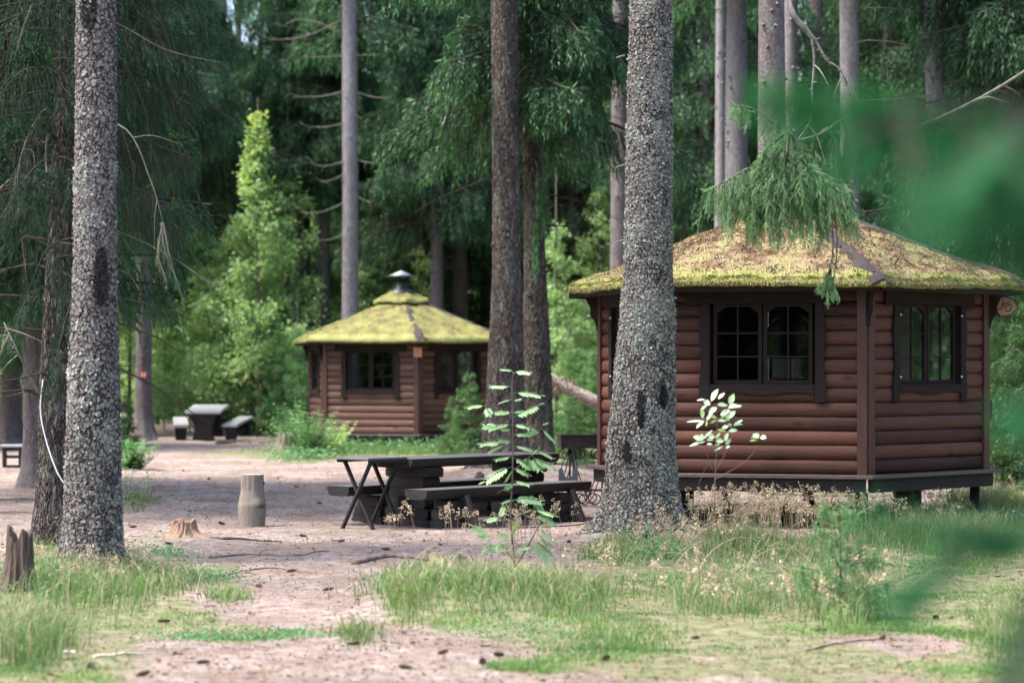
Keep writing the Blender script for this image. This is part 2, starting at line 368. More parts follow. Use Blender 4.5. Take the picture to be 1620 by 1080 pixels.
S_ = 2.118; AP = S_ * math.cos(R(30)); Z0 = .552; PITCH = .1468; NLOG = 13; ZT = Z0 + PITCH * NLOG
def hexv(r, i, z): return A([r * math.cos(R(60 * i)), r * math.sin(R(60 * i)), z])
def facet(i):
    a = R(60 * i + 30); n = A([math.cos(a), math.sin(a), 0]); return n * AP, A([-math.sin(a), math.cos(a), 0]), n
def wall_part(i, root, door=False, seed=0, logm=None):
    o, ax, n = facet(i); mb = MB(); half = S_ / 2 - .035; r_ = np.random.default_rng(seed * 10 + i)
    th = np.linspace(-math.pi / 2, math.pi / 2, 9); prof = [(-.075, -PITCH / 2)] + [(.036 * math.cos(t), PITCH / 2 * .985 * math.sin(t)) for t in th] + [(-.075, PITCH / 2)]
    def log(x0, x1, z, var):
        m = max(2, int((x1 - x0) / .12)); xs = np.linspace(x0, x1, m + 1); c = []
        wv = (vnoise(np.stack([xs * 2.3, xs * 0 + z * 9, xs * 0 + i + seed], -1)) - .5) * .008
        for x, w_ in zip(xs, wv):
            for d, zz in prof: c.append(o + ax * x + n * (d + (w_ if d > 0 else 0)) + A([0, 0, z + zz]))
        c = A(c); K = len(prof); q = []
        for a_ in range(m):
            for b2 in range(K - 1): q.append((a_ * K + b2, (a_ + 1) * K + b2, (a_ + 1) * K + b2 + 1, a_ * K + b2 + 1))
            q.append((a_ * K + K - 1, (a_ + 1) * K + K - 1, (a_ + 1) * K, a_ * K))
        mb.add(c, quads=q, var=var)
        for e, rev in ((0, 0), (m * K, 1)):
            cc = np.vstack([c[e:e + K], c[e:e + K].mean(0)[None]]); mb.add(cc, tris=[(K, j, (j + 1) % K) if rev else (K, (j + 1) % K, j) for j in range(K)], var=var)
    for row in range(NLOG):
        z = Z0 + PITCH * (row + .5); var = r_.uniform(0, 1)
        if door and row < 12: segs = [(-half, -.44), (.44, half)]
        elif not door and 6 <= row < 12: segs = [(-half, -.565), (.565, half)]
        else: segs = [(-half, half)]
        for x0, x1 in segs: log(x0, x1, z, var)
    mb.build('log_wall', logm, root, True)
def window_part(i, root, pins=False, z0=1.433, z1=2.315, name='window'):
    o, ax, n = facet(i); z = A([0, 0, 1.]); on_ = lambda d: o + n * d
    # jamb box
    j = MB()
    for x in (-.555, .555): j.box(o + ax * x + n * -.03 + z * (z0 + z1) / 2, (.012, .06, (z1 - z0) / 2 - .012), ax=A([ax, n, z]))
    for zz in (z0, z1): j.box(o + n * -.03 + z * zz, (.567, .06, .012), ax=A([ax, n, z]))
    w = j.build('window', M_trim, root)
    # two sashes with arched heads
    for s in (-1, 1):
        m = MB(); cx = s * .262; hw = .255; b, t = z0 + .035, z1 - .012; d = -.012
        for x in (cx - hw + .02, cx + hw - .02): m.box(on_(d) + ax * x + z * (b + t) / 2, (.02, .02, (t - b) / 2), ax=A([ax, n, z]))
        m.box(on_(d) + ax * cx + z * (b + .022), (hw - .041, .019, .022), ax=A([ax, n, z]))
        xs = np.linspace(-1, 1, 17); inner = hw - .041
        arch = np.stack([cx + xs * inner, t - .10 + .068 * np.clip(np.cos(xs * math.pi / 2) * 1.5, 0, 1) * 1.0], -1)
        top = np.stack([cx + xs * inner, np.full(17, t)], -1)
        m.strip(top, arch, on_(d - .018), ax, z, n, .037)
        m.build('sash', M_trim, w, bevel=.003)
        g = MB(); g.box(on_(d) + ax * cx + z * (b + (t - .035 - b) / 2 + .02), (.008, .011, (t - .035 - b) / 2 - .02), ax=A([ax, n, z]))
        for f in (.33, .66):
            for q in (-1, 1):
                g.box(on_(d) + ax * (cx + q * (inner + .008) / 2) + z * (b + .044 + (t - b - .1) * f), ((inner - .009) / 2, .010, .008), ax=A([ax, n, z]))
        g.build('glazing_bar', M_trim, w)
        MB().box(on_(d) + ax * cx + z * (b + t) / 2, (hw - .03, .002, (t - b) / 2 - .02), ax=A([ax, n, z])).build('pane', M_glass, w)
    # trim boards: header, sill board with a wavy lower edge, wavy side boards
    f0 = .038
    f = MB(); xs = np.linspace(-.80, .80, 33)
    hd = np.stack([xs, np.full(33, z1 + .15)], -1); hb = np.stack([xs, z1 - .01 - .02 * (abs(xs) > .66)], -1)
    f.strip(hd, hb, on_(f0), ax, z, n, .024)
    f.build('header_board', M_trim, w, bevel=.003)
    zs = np.linspace(1.285, z1 - .014, 25)
    for s in (-1, 1):
        q = MB(); out = .648 + .012 * np.sin((zs - 1.28) * 11)
        q.strip(np.stack([s * out, zs], -1), np.stack([s * np.full(25, .548), zs], -1), on_(f0 + .001), ax, z, n, .022); q.build('side_board', M_trim, w, bevel=.003)
    q = MB(); xs = np.linspace(-.545, .545, 25)
    q.strip(np.stack([xs, np.full(25, z0 + .035)], -1), np.stack([xs, 1.372 - .016 * np.cos(xs * 9)], -1), on_(f0), ax, z, n, .026); q.build('sill_board', M_trim, w, bevel=.003)
    if pins:
        for sx in (-.545, .545):
            for zz in (1.545, 2.19):
                MB().lathe([(0, 0), (.010, .002), (.010, .010), (.006, .016), (0, .018)], n=10).build('pin', M_white, w).matrix_local = \
                    __import__('mathutils').Matrix.LocRotScale(Vector(o + ax * sx + n * (f0 + .024) + z * zz), Vector(n).to_track_quat('Z', 'Y'), None)
def roofsurf(root, name, r0, z0, r1, z1, mat, seed, over=.05, thick=.055, tufts=12000, sag=.03, nrow=44, sub=40, tl=.03, edge=True, bare=()):
    """moss covered hexagonal frustum as one surface, with tufts standing on it"""
    r_ = np.random.default_rng(seed); mb = MB(); m2 = 6 * sub; rows = []
    ts = np.linspace(0, 1, nrow)
    def pt(u, t):                                    # u 0..6 round, t 0..1 eave to top
        i = np.floor(u).astype(int) % 6; f = u - np.floor(u)
        rr = r0 + (r1 - r0) * t
        a = np.stack([np.cos(i * math.pi / 3), np.sin(i * math.pi / 3)], -1); b = np.stack([np.cos((i + 1) * math.pi / 3), np.sin((i + 1) * math.pi / 3)], -1)
        xy = (a * (1 - f)[:, None] + b * f[:, None]) * rr[:, None]
        z = z0 + (z1 - z0) * t - sag * np.sin(t * math.pi) + (vnoise(np.stack([u * 3, t * 3, t * 0 + seed], -1)) - .5) * .03
        return np.column_stack([xy, z])
    def barez(u):
        k = np.round(u) ; dist = abs(u - k); return dist, (k.astype(int) % 6)
    u = np.linspace(0, 6, m2, endpoint=False)
    lumps = lambda p: (fbm(p * 6, 3, seed) - .3) * .085 + (fbm(p * 22, 2, seed + 4) - .3) * .022
    V = []; VA = []
    if edge:                                         # rounded mossy lip hanging over the edge
        for dr, dz in ((-.10, -.012), (-.03, -.03), (.012, -.012)):
            p = pt(u, np.zeros(m2)); q = p.copy(); sc_ = 1 + dr / r0; q[:, :2] *= sc_; q[:, 2] += dz - lumps(p * 1.7) * .6; V.append(q); VA.append(np.full(m2, .95))
    for t in ts:
        p = pt(u, np.full(m2, t)); h = thick * min(1, .35 + t * 12) + lumps(p); p[:, 2] += h; V.append(p); VA.append(np.full(m2, .42 + .5 * max(0, 1 - t / .16)))
    n_ = len(V); V = np.vstack(V); i = np.arange(n_ - 1)[:, None] * m2; j = np.arange(m2)[None]; k = (j + 1) % m2
    mb.add(V, quads=np.stack([i + j, i + k, i + m2 + k, i + m2 + j], -1).reshape(-1, 4), var=np.concatenate(VA))
    # tufts, denser along the eave
    tt = np.concatenate([r_.uniform(0, 1, tufts) ** 1.15, r_.uniform(0, .03, tufts // 5)]); uu = r_.uniform(0, 6, len(tt))
    p = pt(uu, tt); p[:, 2] += thick * np.minimum(1, .35 + tt * 12) + lumps(p) - .004
    out = p.copy(); out[:, 2] = 0; out /= np.linalg.norm(out, axis=1, keepdims=True)
    th = r_.uniform(0, 6.28, len(tt)); dr = np.stack([np.cos(th), np.sin(th), np.zeros(len(tt))], -1) + out * .5
    clump = fbm(p * 9, 3, seed + 9)
    blades(mb, p, r_.uniform(.4, 1.1, len(tt)) * tl * (.35 + clump * .9), .009, dr, r_.uniform(.3, 1.1, len(tt)), np.clip(r_.uniform(.2, .7, len(tt)) + .5 * np.clip(1 - tt / .16, 0, 1), 0, 1))
    ne = tufts // 6; ue = r_.uniform(0, 6, ne); p = pt(ue, np.zeros(ne)); p[:, 2] += thick * .35 * r_.uniform(-.6, 1, ne); out = p.copy(); out[:, 2] = 0; out /= np.linalg.norm(out, axis=1, keepdims=True)
    if edge: blades(mb, p, r_.uniform(.01, .03, ne), .014, out - A([0, 0, 1.4]) * r_.uniform(.2, 1, ne)[:, None], 1.4, r_.uniform(.5, 1, ne))
    nb_ = tufts // 40; ub = r_.uniform(0, 6, nb_); tb2 = r_.uniform(.04, 1, nb_); p = pt(ub, tb2); p[:, 2] += thick + lumps(p) + .012; a2 = r_.uniform(0, 6.28, nb_); d2 = np.stack([np.cos(a2), np.sin(a2), r_.normal(0, .3, nb_)], -1) * r_.uniform(.015, .06, nb_)[:, None]; s2 = np.stack([-np.sin(a2), np.cos(a2), 0 * a2], -1) * r_.uniform(.003, .010, nb_)[:, None]
    mb.add(np.stack([p - d2 - s2, p + d2 - s2, p + d2 + s2, p - d2 + s2], 1).reshape(-1, 3), quads=np.arange(nb_)[:, None] * 4 + A([0, 1, 2, 3]), mi=1)   # fallen twigs and bark
    return mb.build(name, [mat, M_felt], root, True), pt
def hut(loc, phi, label, seed, moss, tufts, scale=1.0, pins=(), shown_strips=range(6), doorf=1, stripw=.11, logm=None, hatm=None):
    root = thing('grill_hut', label, 'hut', loc, phi, 'six-sided log grill huts with mossy roofs', scale)
    for i in range(6):
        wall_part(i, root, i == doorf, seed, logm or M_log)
        if i == doorf:
            o, ax, n = facet(i); d = MB()
            for x in np.linspace(-.36, .36, 6): d.box(o + ax * x + n * -.02 + A([0, 0, Z0 + .87]), (.07, .02, .85), ax=A([ax, n, A([0, 0, 1.])]))
            dd = d.build('door', M_trim, root, bevel=.004); MB().box(o + ax * .3 + n * .02 + A([0, 0, Z0 + .9]), (.012, .02, .07), ax=A([ax, n, A([0, 0, 1.])])).build('handle', M_metal, dd)
        else: window_part(i, root, i in pins)
        # corner post: one board on each side of the corner
        c = hexv(S_, i, 0); b = MB()
        for s, fi in ((1, i), (-1, i - 1)):
            o, ax, n = facet(fi); e = o - ax * s * (S_ / 2 - .03) if s > 0 else o + ax * (S_ / 2 - .03)
            b.box(e + n * .042 + A([0, 0, (Z0 + ZT) / 2]), (.052, .018, (ZT - Z0) / 2 + .005), ax=A([ax, n, A([0, 0, 1.])]))
        rad = hexv(1, i, 0); tan = A([-rad[1], rad[0], 0])
        b.box(hexv(S_ + .012, i, (Z0 + ZT) / 2), (.036, .03, (ZT - Z0) / 2 + .004), ax=A([rad, tan, A([0, 0, 1.])]))
        b.build('corner_post', M_post, root, bevel=.004)
        zs = np.linspace(0, 1, 15); prof = .02 + .15 * np.clip(zs, 0, 1) ** 1.6 + .035 * np.exp(-((zs - .42) / .12) ** 2)
        br = MB(); br.strip(np.stack([prof, ZT - .40 + .40 * zs], -1), np.stack([np.zeros(15), ZT - .40 + .40 * zs], -1), hexv(S_ + .05, i, 0) - tan * .022, rad, A([0, 0, 1.]), tan, .044)
        br.build('bracket', M_trim, root, bevel=.003)
    # floor: deck boards, beam ring, stilts
    d = MB(); vs = [hexv(2.30, i, .508) for i in range(6)] + [hexv(2.30, i, .546) for i in range(6)] + [A([0, 0, .508]), A([0, 0, .546])]
    d.add(vs, tris=[(12, (i + 1) % 6, i) for i in range(6)] + [(13, 6 + i, 6 + (i + 1) % 6) for i in range(6)], quads=[(i, (i + 1) % 6, 6 + (i + 1) % 6, 6 + i) for i in range(6)])
    d.build('deck', M_deck, root, bevel=.004)
    for i in range(6):
        p, q = hexv(2.2, i, .435), hexv(2.2, i + 1, .435)
        u = (q - p) / np.linalg.norm(q - p); MB().beam(p + u * .03, q - u * .03, .07, .14).build('floor_beam', M_black, root, bevel=.004)
        s = hexv(2.02, i, 0); MB().box(s + A([0, 0, .06]), (.05, .05, .30), rz=R(60 * i)).build('stilt', M_black, root, bevel=.004)
        s = hexv(1.5, i + .5, 0); MB().box(s + A([0, 0, .06]), (.06, .06, .30), rz=R(60 * i + 30)).build('stilt', M_black, root, bevel=.004)
    # roof
    rf, pt = roofsurf(root, 'roof', 2.56, 2.50, .60, 3.235, moss, seed, tufts=tufts)
    b = MB(); vs = [hexv(2.53, i, 2.485) for i in range(6)] + [hexv(.5, i, 3.24) for i in range(6)] + [hexv(S_ + .02, i, ZT + .02) for i in range(6)]
    b.add(vs, quads=[(i, (i + 1) % 6, 6 + (i + 1) % 6, 6 + i) for i in range(6)] + [(i, 12 + i, 12 + (i + 1) % 6, (i + 1) % 6) for i in range(6)])
    b.build('soffit', M_trim, rf)
    for i in range(6):
        p, q = hexv(2.50, i, 2.462), hexv(2.50, i + 1, 2.462); u = (q - p) / np.linalg.norm(q - p)
        MB().beam(p + u * .01, q - u * .01, .03, .085).build('fascia_board', M_trim, rf, bevel=.003)
        if i in shown_strips:
            n_ = 40; t = np.linspace(.0, 1, n_); w = stripw * (1.15 - .65 * t); c = pt(np.full(n_, float(i)), t); rad = hexv(1, i, 0); tan = A([-rad[1], rad[0], 0])
            ed = (vnoise(np.stack([t * 25, t * 0 + i, t * 0 + seed], -1)) - .5) * .07
            hgt = .098 + (vnoise(np.stack([t * 9, t * 0 + i * 3, t * 0 + seed], -1)) - .5) * .02
            hgt = hgt * np.minimum(1, .55 + t * 9)
            L_ = c - tan * (w + ed)[:, None] + A([0, 0, 1.]) * (hgt - .03 - w * .28)[:, None]; Rr = c + tan * (w - ed)[:, None] + A([0, 0, 1.]) * (hgt - .03 - w * .28)[:, None]; C = c + A([0, 0, 1.]) * hgt[:, None]
            v = np.vstack([L_, C, Rr]); q = [(a, a + 1, n_ + a + 1, n_ + a) for a in range(n_ - 1)] + [(n_ + a, n_ + a + 1, 2 * n_ + a + 1, 2 * n_ + a) for a in range(n_ - 1)]
            MB().add(v, quads=q).build('ridge_strip', M_felt, rf, True)
    # smoke hood roof and chimney
    cp, pt2 = roofsurf(root, 'roof_cap', .64, 3.36, .22, 3.56, moss, seed + 31, tufts=tufts // 8, thick=.03, sag=0, nrow=10, sub=14, tl=.02)
    b = MB(); vs = [hexv(.63, i, 3.335) for i in range(6)] + [hexv(.63, i, 3.365) for i in range(6)] + [A([0, 0, 3.335])] + [hexv(.2, i, 3.57) for i in range(6)]
    b.add(vs, tris=[(12, (i + 1) % 6, i) for i in range(6)], quads=[(i, (i + 1) % 6, 6 + (i + 1) % 6, 6 + i) for i in range(6)] + [(6 + i, 6 + (i + 1) % 6, 13 + (i + 1) % 6, 13 + i) for i in range(6)])
    b.build('cap_board', M_trim, cp)
    ring = MB(); vs = [hexv(.5, i, 3.2) for i in range(6)] + [hexv(.5, i, 3.34) for i in range(6)]; ring.add(vs, quads=[(i, (i + 1) % 6, 6 + (i + 1) % 6, 6 + i) for i in range(6)]); ring.build('collar', M_trim, cp)
    ch = MB().lathe([(.14, 3.5), (.14, 3.86), (.125, 3.86), (.125, 3.5)]).build('chimney', M_metal, root, True)
    MB().lathe([(.30, 3.565), (.27, 3.61), (.15, 3.65), (.145, 3.68)]).build('flashing', M_metal, ch, True)
    for a in range(3): MB().beam(A([.11 * math.cos(a * 2.09), .11 * math.sin(a * 2.09), 3.84]), A([.15 * math.cos(a * 2.09), .15 * math.sin(a * 2.09), 3.95]), .02, .006).build('hat_leg', M_metal, ch)
    MB().lathe([(.275, 3.925), (.28, 3.935), (.0, 4.05)]).build('chimney_hat', hatm or M_zinc, ch, True)
    # grill hood that hangs inside
    MB().lathe([(.5, 1.75), (.5, 1.80), (.13, 2.2), (.13, 3.5)], n=16).build('smoke_hood', M_metal, root, True)
    return root
HUT = (3.0686, 26.7468, 0)
big = hut(HUT, .78336, 'large hut behind the lichen trunk, brownish moss roof and a number sign at its eave', 3, M_moss_old, 60000, pins=(2, 4), shown_strips=(4, 5, 0, 1), hatm=M_black)
small = hut((-2.289, 49.96, -.21), -.3078, 'hut with bright yellow moss and a zinc chimney hat, past the picnic table', 8, M_moss_new, 16000, scale=.95, pins=(2,), shown_strips=(5, 0, 1), logm=M_log_lit)
third = hut((-1.15, 66.0, -.02), .2, 'farthest hut, its mossy eave just showing beside the twin trunks', 12, M_moss_new, 9000, scale=.95)
# ================================================================== vegetation builders
def nrm(v): return v / np.maximum(np.linalg.norm(v, axis=-1, keepdims=True), 1e-9)
def shoots(mb, p, d, L, w, var, mi=0, K=0, r_=rng):
    """shoots of a conifer: K = 0 one folded blade each, K > 0 that many pairs of single needles on a stem"""
    N = len(p); d = nrm(d); L = np.broadcast_to(L, N)[:, None]; w = np.broadcast_to(w, N)[:, None]
    rv = r_.normal(size=(N, 3)); sd = nrm(np.cross(d, rv)); up = np.cross(sd, d)
    if K == 0:
        v = np.stack([p, p + d * L * .4 + sd * w / 2, p + d * L, p + d * L * .4 - sd * w / 2], 1).reshape(-1, 3)
        mb.add(v, quads=np.arange(N)[:, None] * 4 + A([0, 1, 2, 3]), var=np.repeat(var, 4), mi=mi); return
    v = np.stack([p - sd * .0015, p + sd * .0015, p + d * L], 1).reshape(-1, 3)
    mb.add(v, tris=np.arange(N)[:, None] * 3 + A([0, 1, 2]), var=np.repeat(var, 3), mi=mi)
    k = np.arange(2 * K); t = (k // 2 + .5) / K
    ang = r_.uniform(0, 6.28, (N, 2 * K))
    c = np.cos(ang)[..., None] * sd[:, None] + np.sin(ang)[..., None] * up[:, None]
    b = p[:, None] + d[:, None] * (L * t[None])[..., None]
    tip = b + (d[:, None] * .75 + c) * (w[:, None] * .5) * (1 - .35 * t[None, :, None])
    nw = (L[:, None] / K) * .42
    v = np.stack([b - d[:, None] * nw, b + d[:, None] * nw, tip], 2).reshape(-1, 3)
    mb.add(v, tris=np.arange(N * 2 * K)[:, None] * 3 + A([0, 1, 2]), var=np.repeat(np.repeat(np.clip(var, 0, 1), 2 * K), 3), mi=mi)
def strands(mb, p, h, out, r_, spacing=.045, sl=.09, sw=.022, K=0, vb=.4, mi=0, wood=1, tipb=.25, down=(.35, .9)):
    """hanging strands starting at p with length h, shoots alternating along them"""
    n = np.maximum(2, (h / spacing).astype(int)); idx = np.repeat(np.arange(len(p)), n); N = len(idx)
    st = np.concatenate([[0], np.cumsum(n)[:-1]]); kk = np.arange(N) - st[idx]; t = (kk + 1) / n[idx]
    sway = r_.normal(size=(len(p), 3)) * .10; sway[:, 2] = 0; sway += out * .22
    q = p[idx] + sway[idx] * (h[idx] * t ** .7)[:, None]; q[:, 2] -= h[idx] * t * .92
    th = r_.uniform(0, 6.28, N); side = np.stack([np.cos(th), np.sin(th), np.zeros(N)], -1)
    d = side * r_.uniform(.25, .75, N)[:, None] + out[idx] * .3; d[:, 2] -= r_.uniform(down[0], down[1], N)
    d[t >= .999] = A([0, 0, -1.]) + sway[idx][t >= .999]
    var = np.clip(vb + r_.normal(0, .12, len(p))[idx] + r_.normal(0, .10, N) + tipb * (t > .85), 0, 1)
    shoots(mb, q, d, sl * r_.uniform(.6, 1.2, N), sw, var, mi, K, r_)
    if wood is not None:
        e = p + sway * h[:, None]; e[:, 2] -= h * .92; s = nrm(np.cross(e - p, r_.normal(size=p.shape))) * .003
        m = p + sway * (h * .616)[:, None]; m[:, 2] -= h * .46
        v = np.stack([p - s, p + s, m, e], 1).reshape(-1, 3); i = np.arange(len(p))[:, None] * 4
        mb.add(v, tris=np.vstack([i + A([0, 1, 2]), i + A([2, 1, 3])]), mi=wood)
def spruce_crown(seed, z0, z1, Lb, Lt, nb, dens=34, hang=.5, droop=.3, lift=.12, sl=.11, sw=.03, K=0, az=None, bare=.12, side=.42, spacing=.055, r0=.1, dead=0):
    r_ = np.random.default_rng(seed); mb = MB()
    zi = np.sort(r_.uniform(0, 1, nb)) * (z1 - z0) + z0; PS = []; HS = []; OS = []; ends = []
    for k in range(nb):
        f = (zi[k] - z0) / (z1 - z0); L = (Lb * (1 - f) ** .8 + Lt * (1 - (1 - f) ** .8)) * r_.uniform(.65, 1.12)
        a = r_.uniform(0, 6.28) if az is None else r_.choice(az) + r_.normal(0, .35)
        o = A([math.cos(a), math.sin(a), 0]); lat = A([-o[1], o[0], 0]); dr = droop * r_.uniform(.6, 1.3); li = lift * r_.uniform(.2, 1.4)
        bend = r_.normal(0, .12)
        cur = lambda t: (o * (t * L)[:, None] + lat * (bend * L * t * t)[:, None] + A([0, 0, 1.]) * (zi[k] + L * (li * t - dr * t * t * 1.3 + dr * .45 * t ** 4))[:, None])
        ts = np.linspace(0, 1, 7); pts = cur(ts); mb.tube(pts, .012 * (L / 2) + .016 * (1 - ts) * L / 2.0, 4, mi=1, cap=False)
        ns = max(3, int(dens * L)); t = bare + (1 - bare) * r_.uniform(0, 1, ns) ** .75; q = r_.uniform(-1, 1, ns); q = np.sign(q) * abs(q) ** .8
        w = side * L * (1 - t) ** .7 + .05; p = cur(t) + lat * (q * w)[:, None] + o * (abs(q) * w * .45)[:, None]; p[:, 2] -= abs(q) * w * .22
        PS.append(p); OS.append(np.repeat(o[None], ns, 0)); HS.append(hang * r_.uniform(.35, 1.15, ns) * (1 - .55 * t) * min(1, .4 + L / 2))
        # lateral twigs and the shoots that lie along them
        m = max(2, int(ns * .55)); tb = t[:m]; bp = cur(tb); u = r_.uniform(0, 1, m)[:, None]
        shoots(mb, bp + (p[:m] - bp) * u, (p[:m] - bp) + o * .05 + r_.normal(0, .05, (m, 3)), sl * 1.3, sw, np.clip(r_.normal(.45, .15, m), 0, 1), 0, K, r_)
        e = cur(A([.93, 1.0])); nd = 6; shoots(mb, np.repeat(e[1:], nd, 0) - (e[1] - e[0]) * r_.uniform(0, 1, nd)[:, None], np.repeat((e[1] - e[0])[None] * 6, nd, 0) + r_.normal(0, .35, (nd, 3)), sl * 1.2, sw, np.clip(r_.normal(.75, .1, nd), 0, 1), 0, K, r_)
    strands(mb, np.vstack(PS), np.concatenate(HS), np.vstack(OS), r_, spacing, sl, sw, K)
    if dead:
        for k in range(dead):
            a = r_.uniform(0, 6.28); z = r_.uniform(max(1.2, z0 - 4), z0 + 2); L = r_.uniform(.5, 1.9); o = A([math.cos(a), math.sin(a), 0]); t = np.linspace(0, 1, 6)
            pts = o * (L * t)[:, None] + A([0, 0, 1.]) * (z + .25 * L * t - .5 * L * t * t)[:, None] + np.cumsum(r_.normal(0, .03, (6, 3)), 0)
            mb.tube(pts, .014 * (1 - .8 * t), 4, mi=1, cap=False)
            for j in range(3):
                b = pts[2 + j]; mb.tube(np.stack([b, b + o * .2 + r_.normal(0, .2, 3) - A([0, 0, .12])]), A([.005, .002]), 3, mi=1, cap=False)
    return mb
M_ndark = m_leaf('spruce_needles', (.009, .038, .022), (.10, .22, .09), .34, .5, .35, (1.2, 1.6, .8))
M_nyoung = m_leaf('young_spruce_needles', (.03, .085, .038), (.12, .23, .08), .35, .5, .35)
M_twig = m_simple('twig_bark', (.05, .04, .033), .9, .4, 12)
M_dead = m_simple('dead_twig', (.20, .18, .155), .9, .4, 12)
M_bark_far = m_bark('spruce_bark', (.095, .077, .078), (.21, .18, .183), (.22, .22, .2), .35, 1.0, 0, (1, 1, .5), .12, .4)
M_bark_pale = m_bark('grey_spruce_bark', (.17, .15, .158), (.34, .31, .32), (.34, .35, .33), .4, 1.0, 0, (1, 1, .5), .12, .4)
M_bark_mid = m_bark('brown_grey_bark', (.15, .13, .137), (.30, .27, .28), (.28, .28, .26), .35, 1.0, 0, (1, 1, .5), .12, .4)
M_bark_near = m_bark('scaly_bark', (.10, .08, .077), (.25, .22, .215), (.33, .345, .31), .4, .9, .022)
M_bark_lich = m_bark('lichened_bark', (.13, .105, .09), (.31, .275, .245), (.40, .40, .35), .55, .95, .024)
M_bark_old = m_bark('dark_furrowed_bark', (.075, .056, .05), (.17, .14, .125), (.22, .235, .2), .5, 1.0, .022, (1, 1, .28), .14, .45)
M_lich = m_leaf('lichen_flakes', (.19, .195, .16), (.42, .425, .375), .1, .9, .1, (1, 1, 1))

def trunk_mesh(line, height, n=20, mat=None, seg=.25, flare=0, lump=.02, seed=0, top=.03):
    """line: (z, x, y, r) rows from the ground up; above the last row it tapers to the given height"""
    line = A(line, float); z0 = -0.15; last = line[-1]; sl_ = (line[-1, 1:3] - line[0, 1:3]) / max(line[-1, 0] - line[0, 0], .1)
    topp = A([height, *(last[1:3] + sl_ * (height - last[0]) * .6), top]); line = np.vstack([line, topp])
    zs = np.concatenate([np.arange(z0, line[-2, 0] + .5, seg), np.linspace(line[-2, 0] + .5 + seg, height, 14)])
    x = np.interp(zs, line[:, 0], line[:, 1]); y_ = np.interp(zs, line[:, 0], line[:, 2]); r = np.interp(zs, line[:, 0], line[:, 3])
    th = np.arange(n) * 2 * math.pi / n; T, Z = np.meshgrid(th, zs)
    P3 = np.stack([np.cos(T) * 1.3, np.sin(T) * 1.3, Z * .9], -1).reshape(-1, 3)
    rr = r[:, None] * (1 + ((fbm(P3 * 1.4, 3, seed) - .45) * lump * 8).reshape(T.shape) * np.clip(r[:, None] * 4, 0, 1))
    if flare:
        root = np.clip(np.cos(T * 5 + seed + np.sin(T * 2 + seed) * 1.2), 0, 1); rr = rr + flare * r[:, None] * np.exp(-np.maximum(Z, -.1) / .22) * (.35 + .75 * root)
    V = np.stack([x[:, None] + rr * np.cos(T), y_[:, None] + rr * np.sin(T), Z], -1).reshape(-1, 3)
    m = len(zs); i = np.arange(m - 1)[:, None] * n; j = np.arange(n)[None]; k = (j + 1) % n
    b = MB(); b.add(V, quads=np.stack([i + j, i + k, i + n + k, i + n + j], -1).reshape(-1, 4)); b.zs = zs; b.rr = rr; b.cx = x; b.cy = y_; return b
def on_trunk(tb, z, th, off=0.0):
    """points and outward directions on the trunk surface"""
    zs = tb.zs; n = tb.rr.shape[1]; i = np.clip(np.searchsorted(zs, z) - 1, 0, len(zs) - 2); f = (z - zs[i]) / (zs[i + 1] - zs[i])
    j = (np.round(th / (2 * math.pi) * n).astype(int)) % n; r = tb.rr[i, j] * (1 - f) + tb.rr[i + 1, j] * f + off
    x = tb.cx[i] * (1 - f) + tb.cx[i + 1] * f; y_ = tb.cy[i] * (1 - f) + tb.cy[i + 1] * f
    o = np.stack([np.cos(th), np.sin(th), 0 * th], -1); return np.stack([x, y_, z], -1) + o * r[:, None], o
def flakes(tb, N, zlo, zhi, size, seed, dens=None, clump=.5, lift=.7):
    """little curled bark and lichen scales standing off the trunk"""
    r_ = np.random.default_rng(seed); z = r_.uniform(zlo, zhi, N); th = r_.uniform(math.pi * .9, math.pi * 2.1, N) if dens is None else r_.uniform(0, 6.283, N)
    p, o = on_trunk(tb, z, th, .004); keep = fbm(p * 3.2, 3, seed) + fbm(p * 14, 2, seed + 5) * .6 > clump + r_.uniform(-.08, .08, N)
    p = p[keep]; o = o[keep]; N = len(p); tan = np.stack([-o[:, 1], o[:, 0], o[:, 0] * 0], -1); a = r_.uniform(0, 6.28, N)[:, None]; s = (size * r_.uniform(.4, 1.3, N))[:, None]
    u = tan * np.cos(a) + A([0, 0, 1.]) * np.sin(a); w = -tan * np.sin(a) + A([0, 0, 1.]) * np.cos(a)
    li = r_.uniform(.1, lift, N)[:, None]
    v = np.stack([p - u * s * .5, p + w * s * .45 + o * s * li * .5, p + u * s * .5 + o * s * li, p - w * s * .45 + o * s * li * .4], 1).reshape(-1, 3)
    mb = MB(); mb.add(v, quads=np.arange(N)[:, None] * 4 + A([0, 1, 2, 3]), var=np.repeat(r_.uniform(0, 1, N), 4)); return mb
def stub(pts, r0, r1, root, mat=None, name='dead_branch', twigs=0, seed=0, n=5, nub=0):
    pts = smoothpts(pts, 5); t = np.linspace(0, 1, len(pts)); r_ = np.random.default_rng(seed); mb = MB(); mb.tube(pts, r0 * (1 - t) + r1 * t, n)
    for k in range(nub):
        i = r_.integers(0, len(pts)); mb.tube(np.stack([pts[i], pts[i] + r_.normal(0, .018, 3)]), A([.012, .004]), 5)
    for k in range(twigs):
        i = r_.integers(len(pts) // 4, len(pts)); d = r_.normal(0, 1, 3) * .5 + (pts[-1] - pts[0]) / 2; d[2] -= .2; d = d / np.linalg.norm(d) * r_.uniform(.12, .4)
        q = smoothpts([pts[i], pts[i] + d * .5 + r_.normal(0, .02, 3), pts[i] + d + A([0, 0, -.08])], 3); mb.tube(q, np.linspace(r1 * 1.2 + .002, .0012, len(q)), 3, cap=False)
    return mb.build(name, mat or M_dead, root, True)
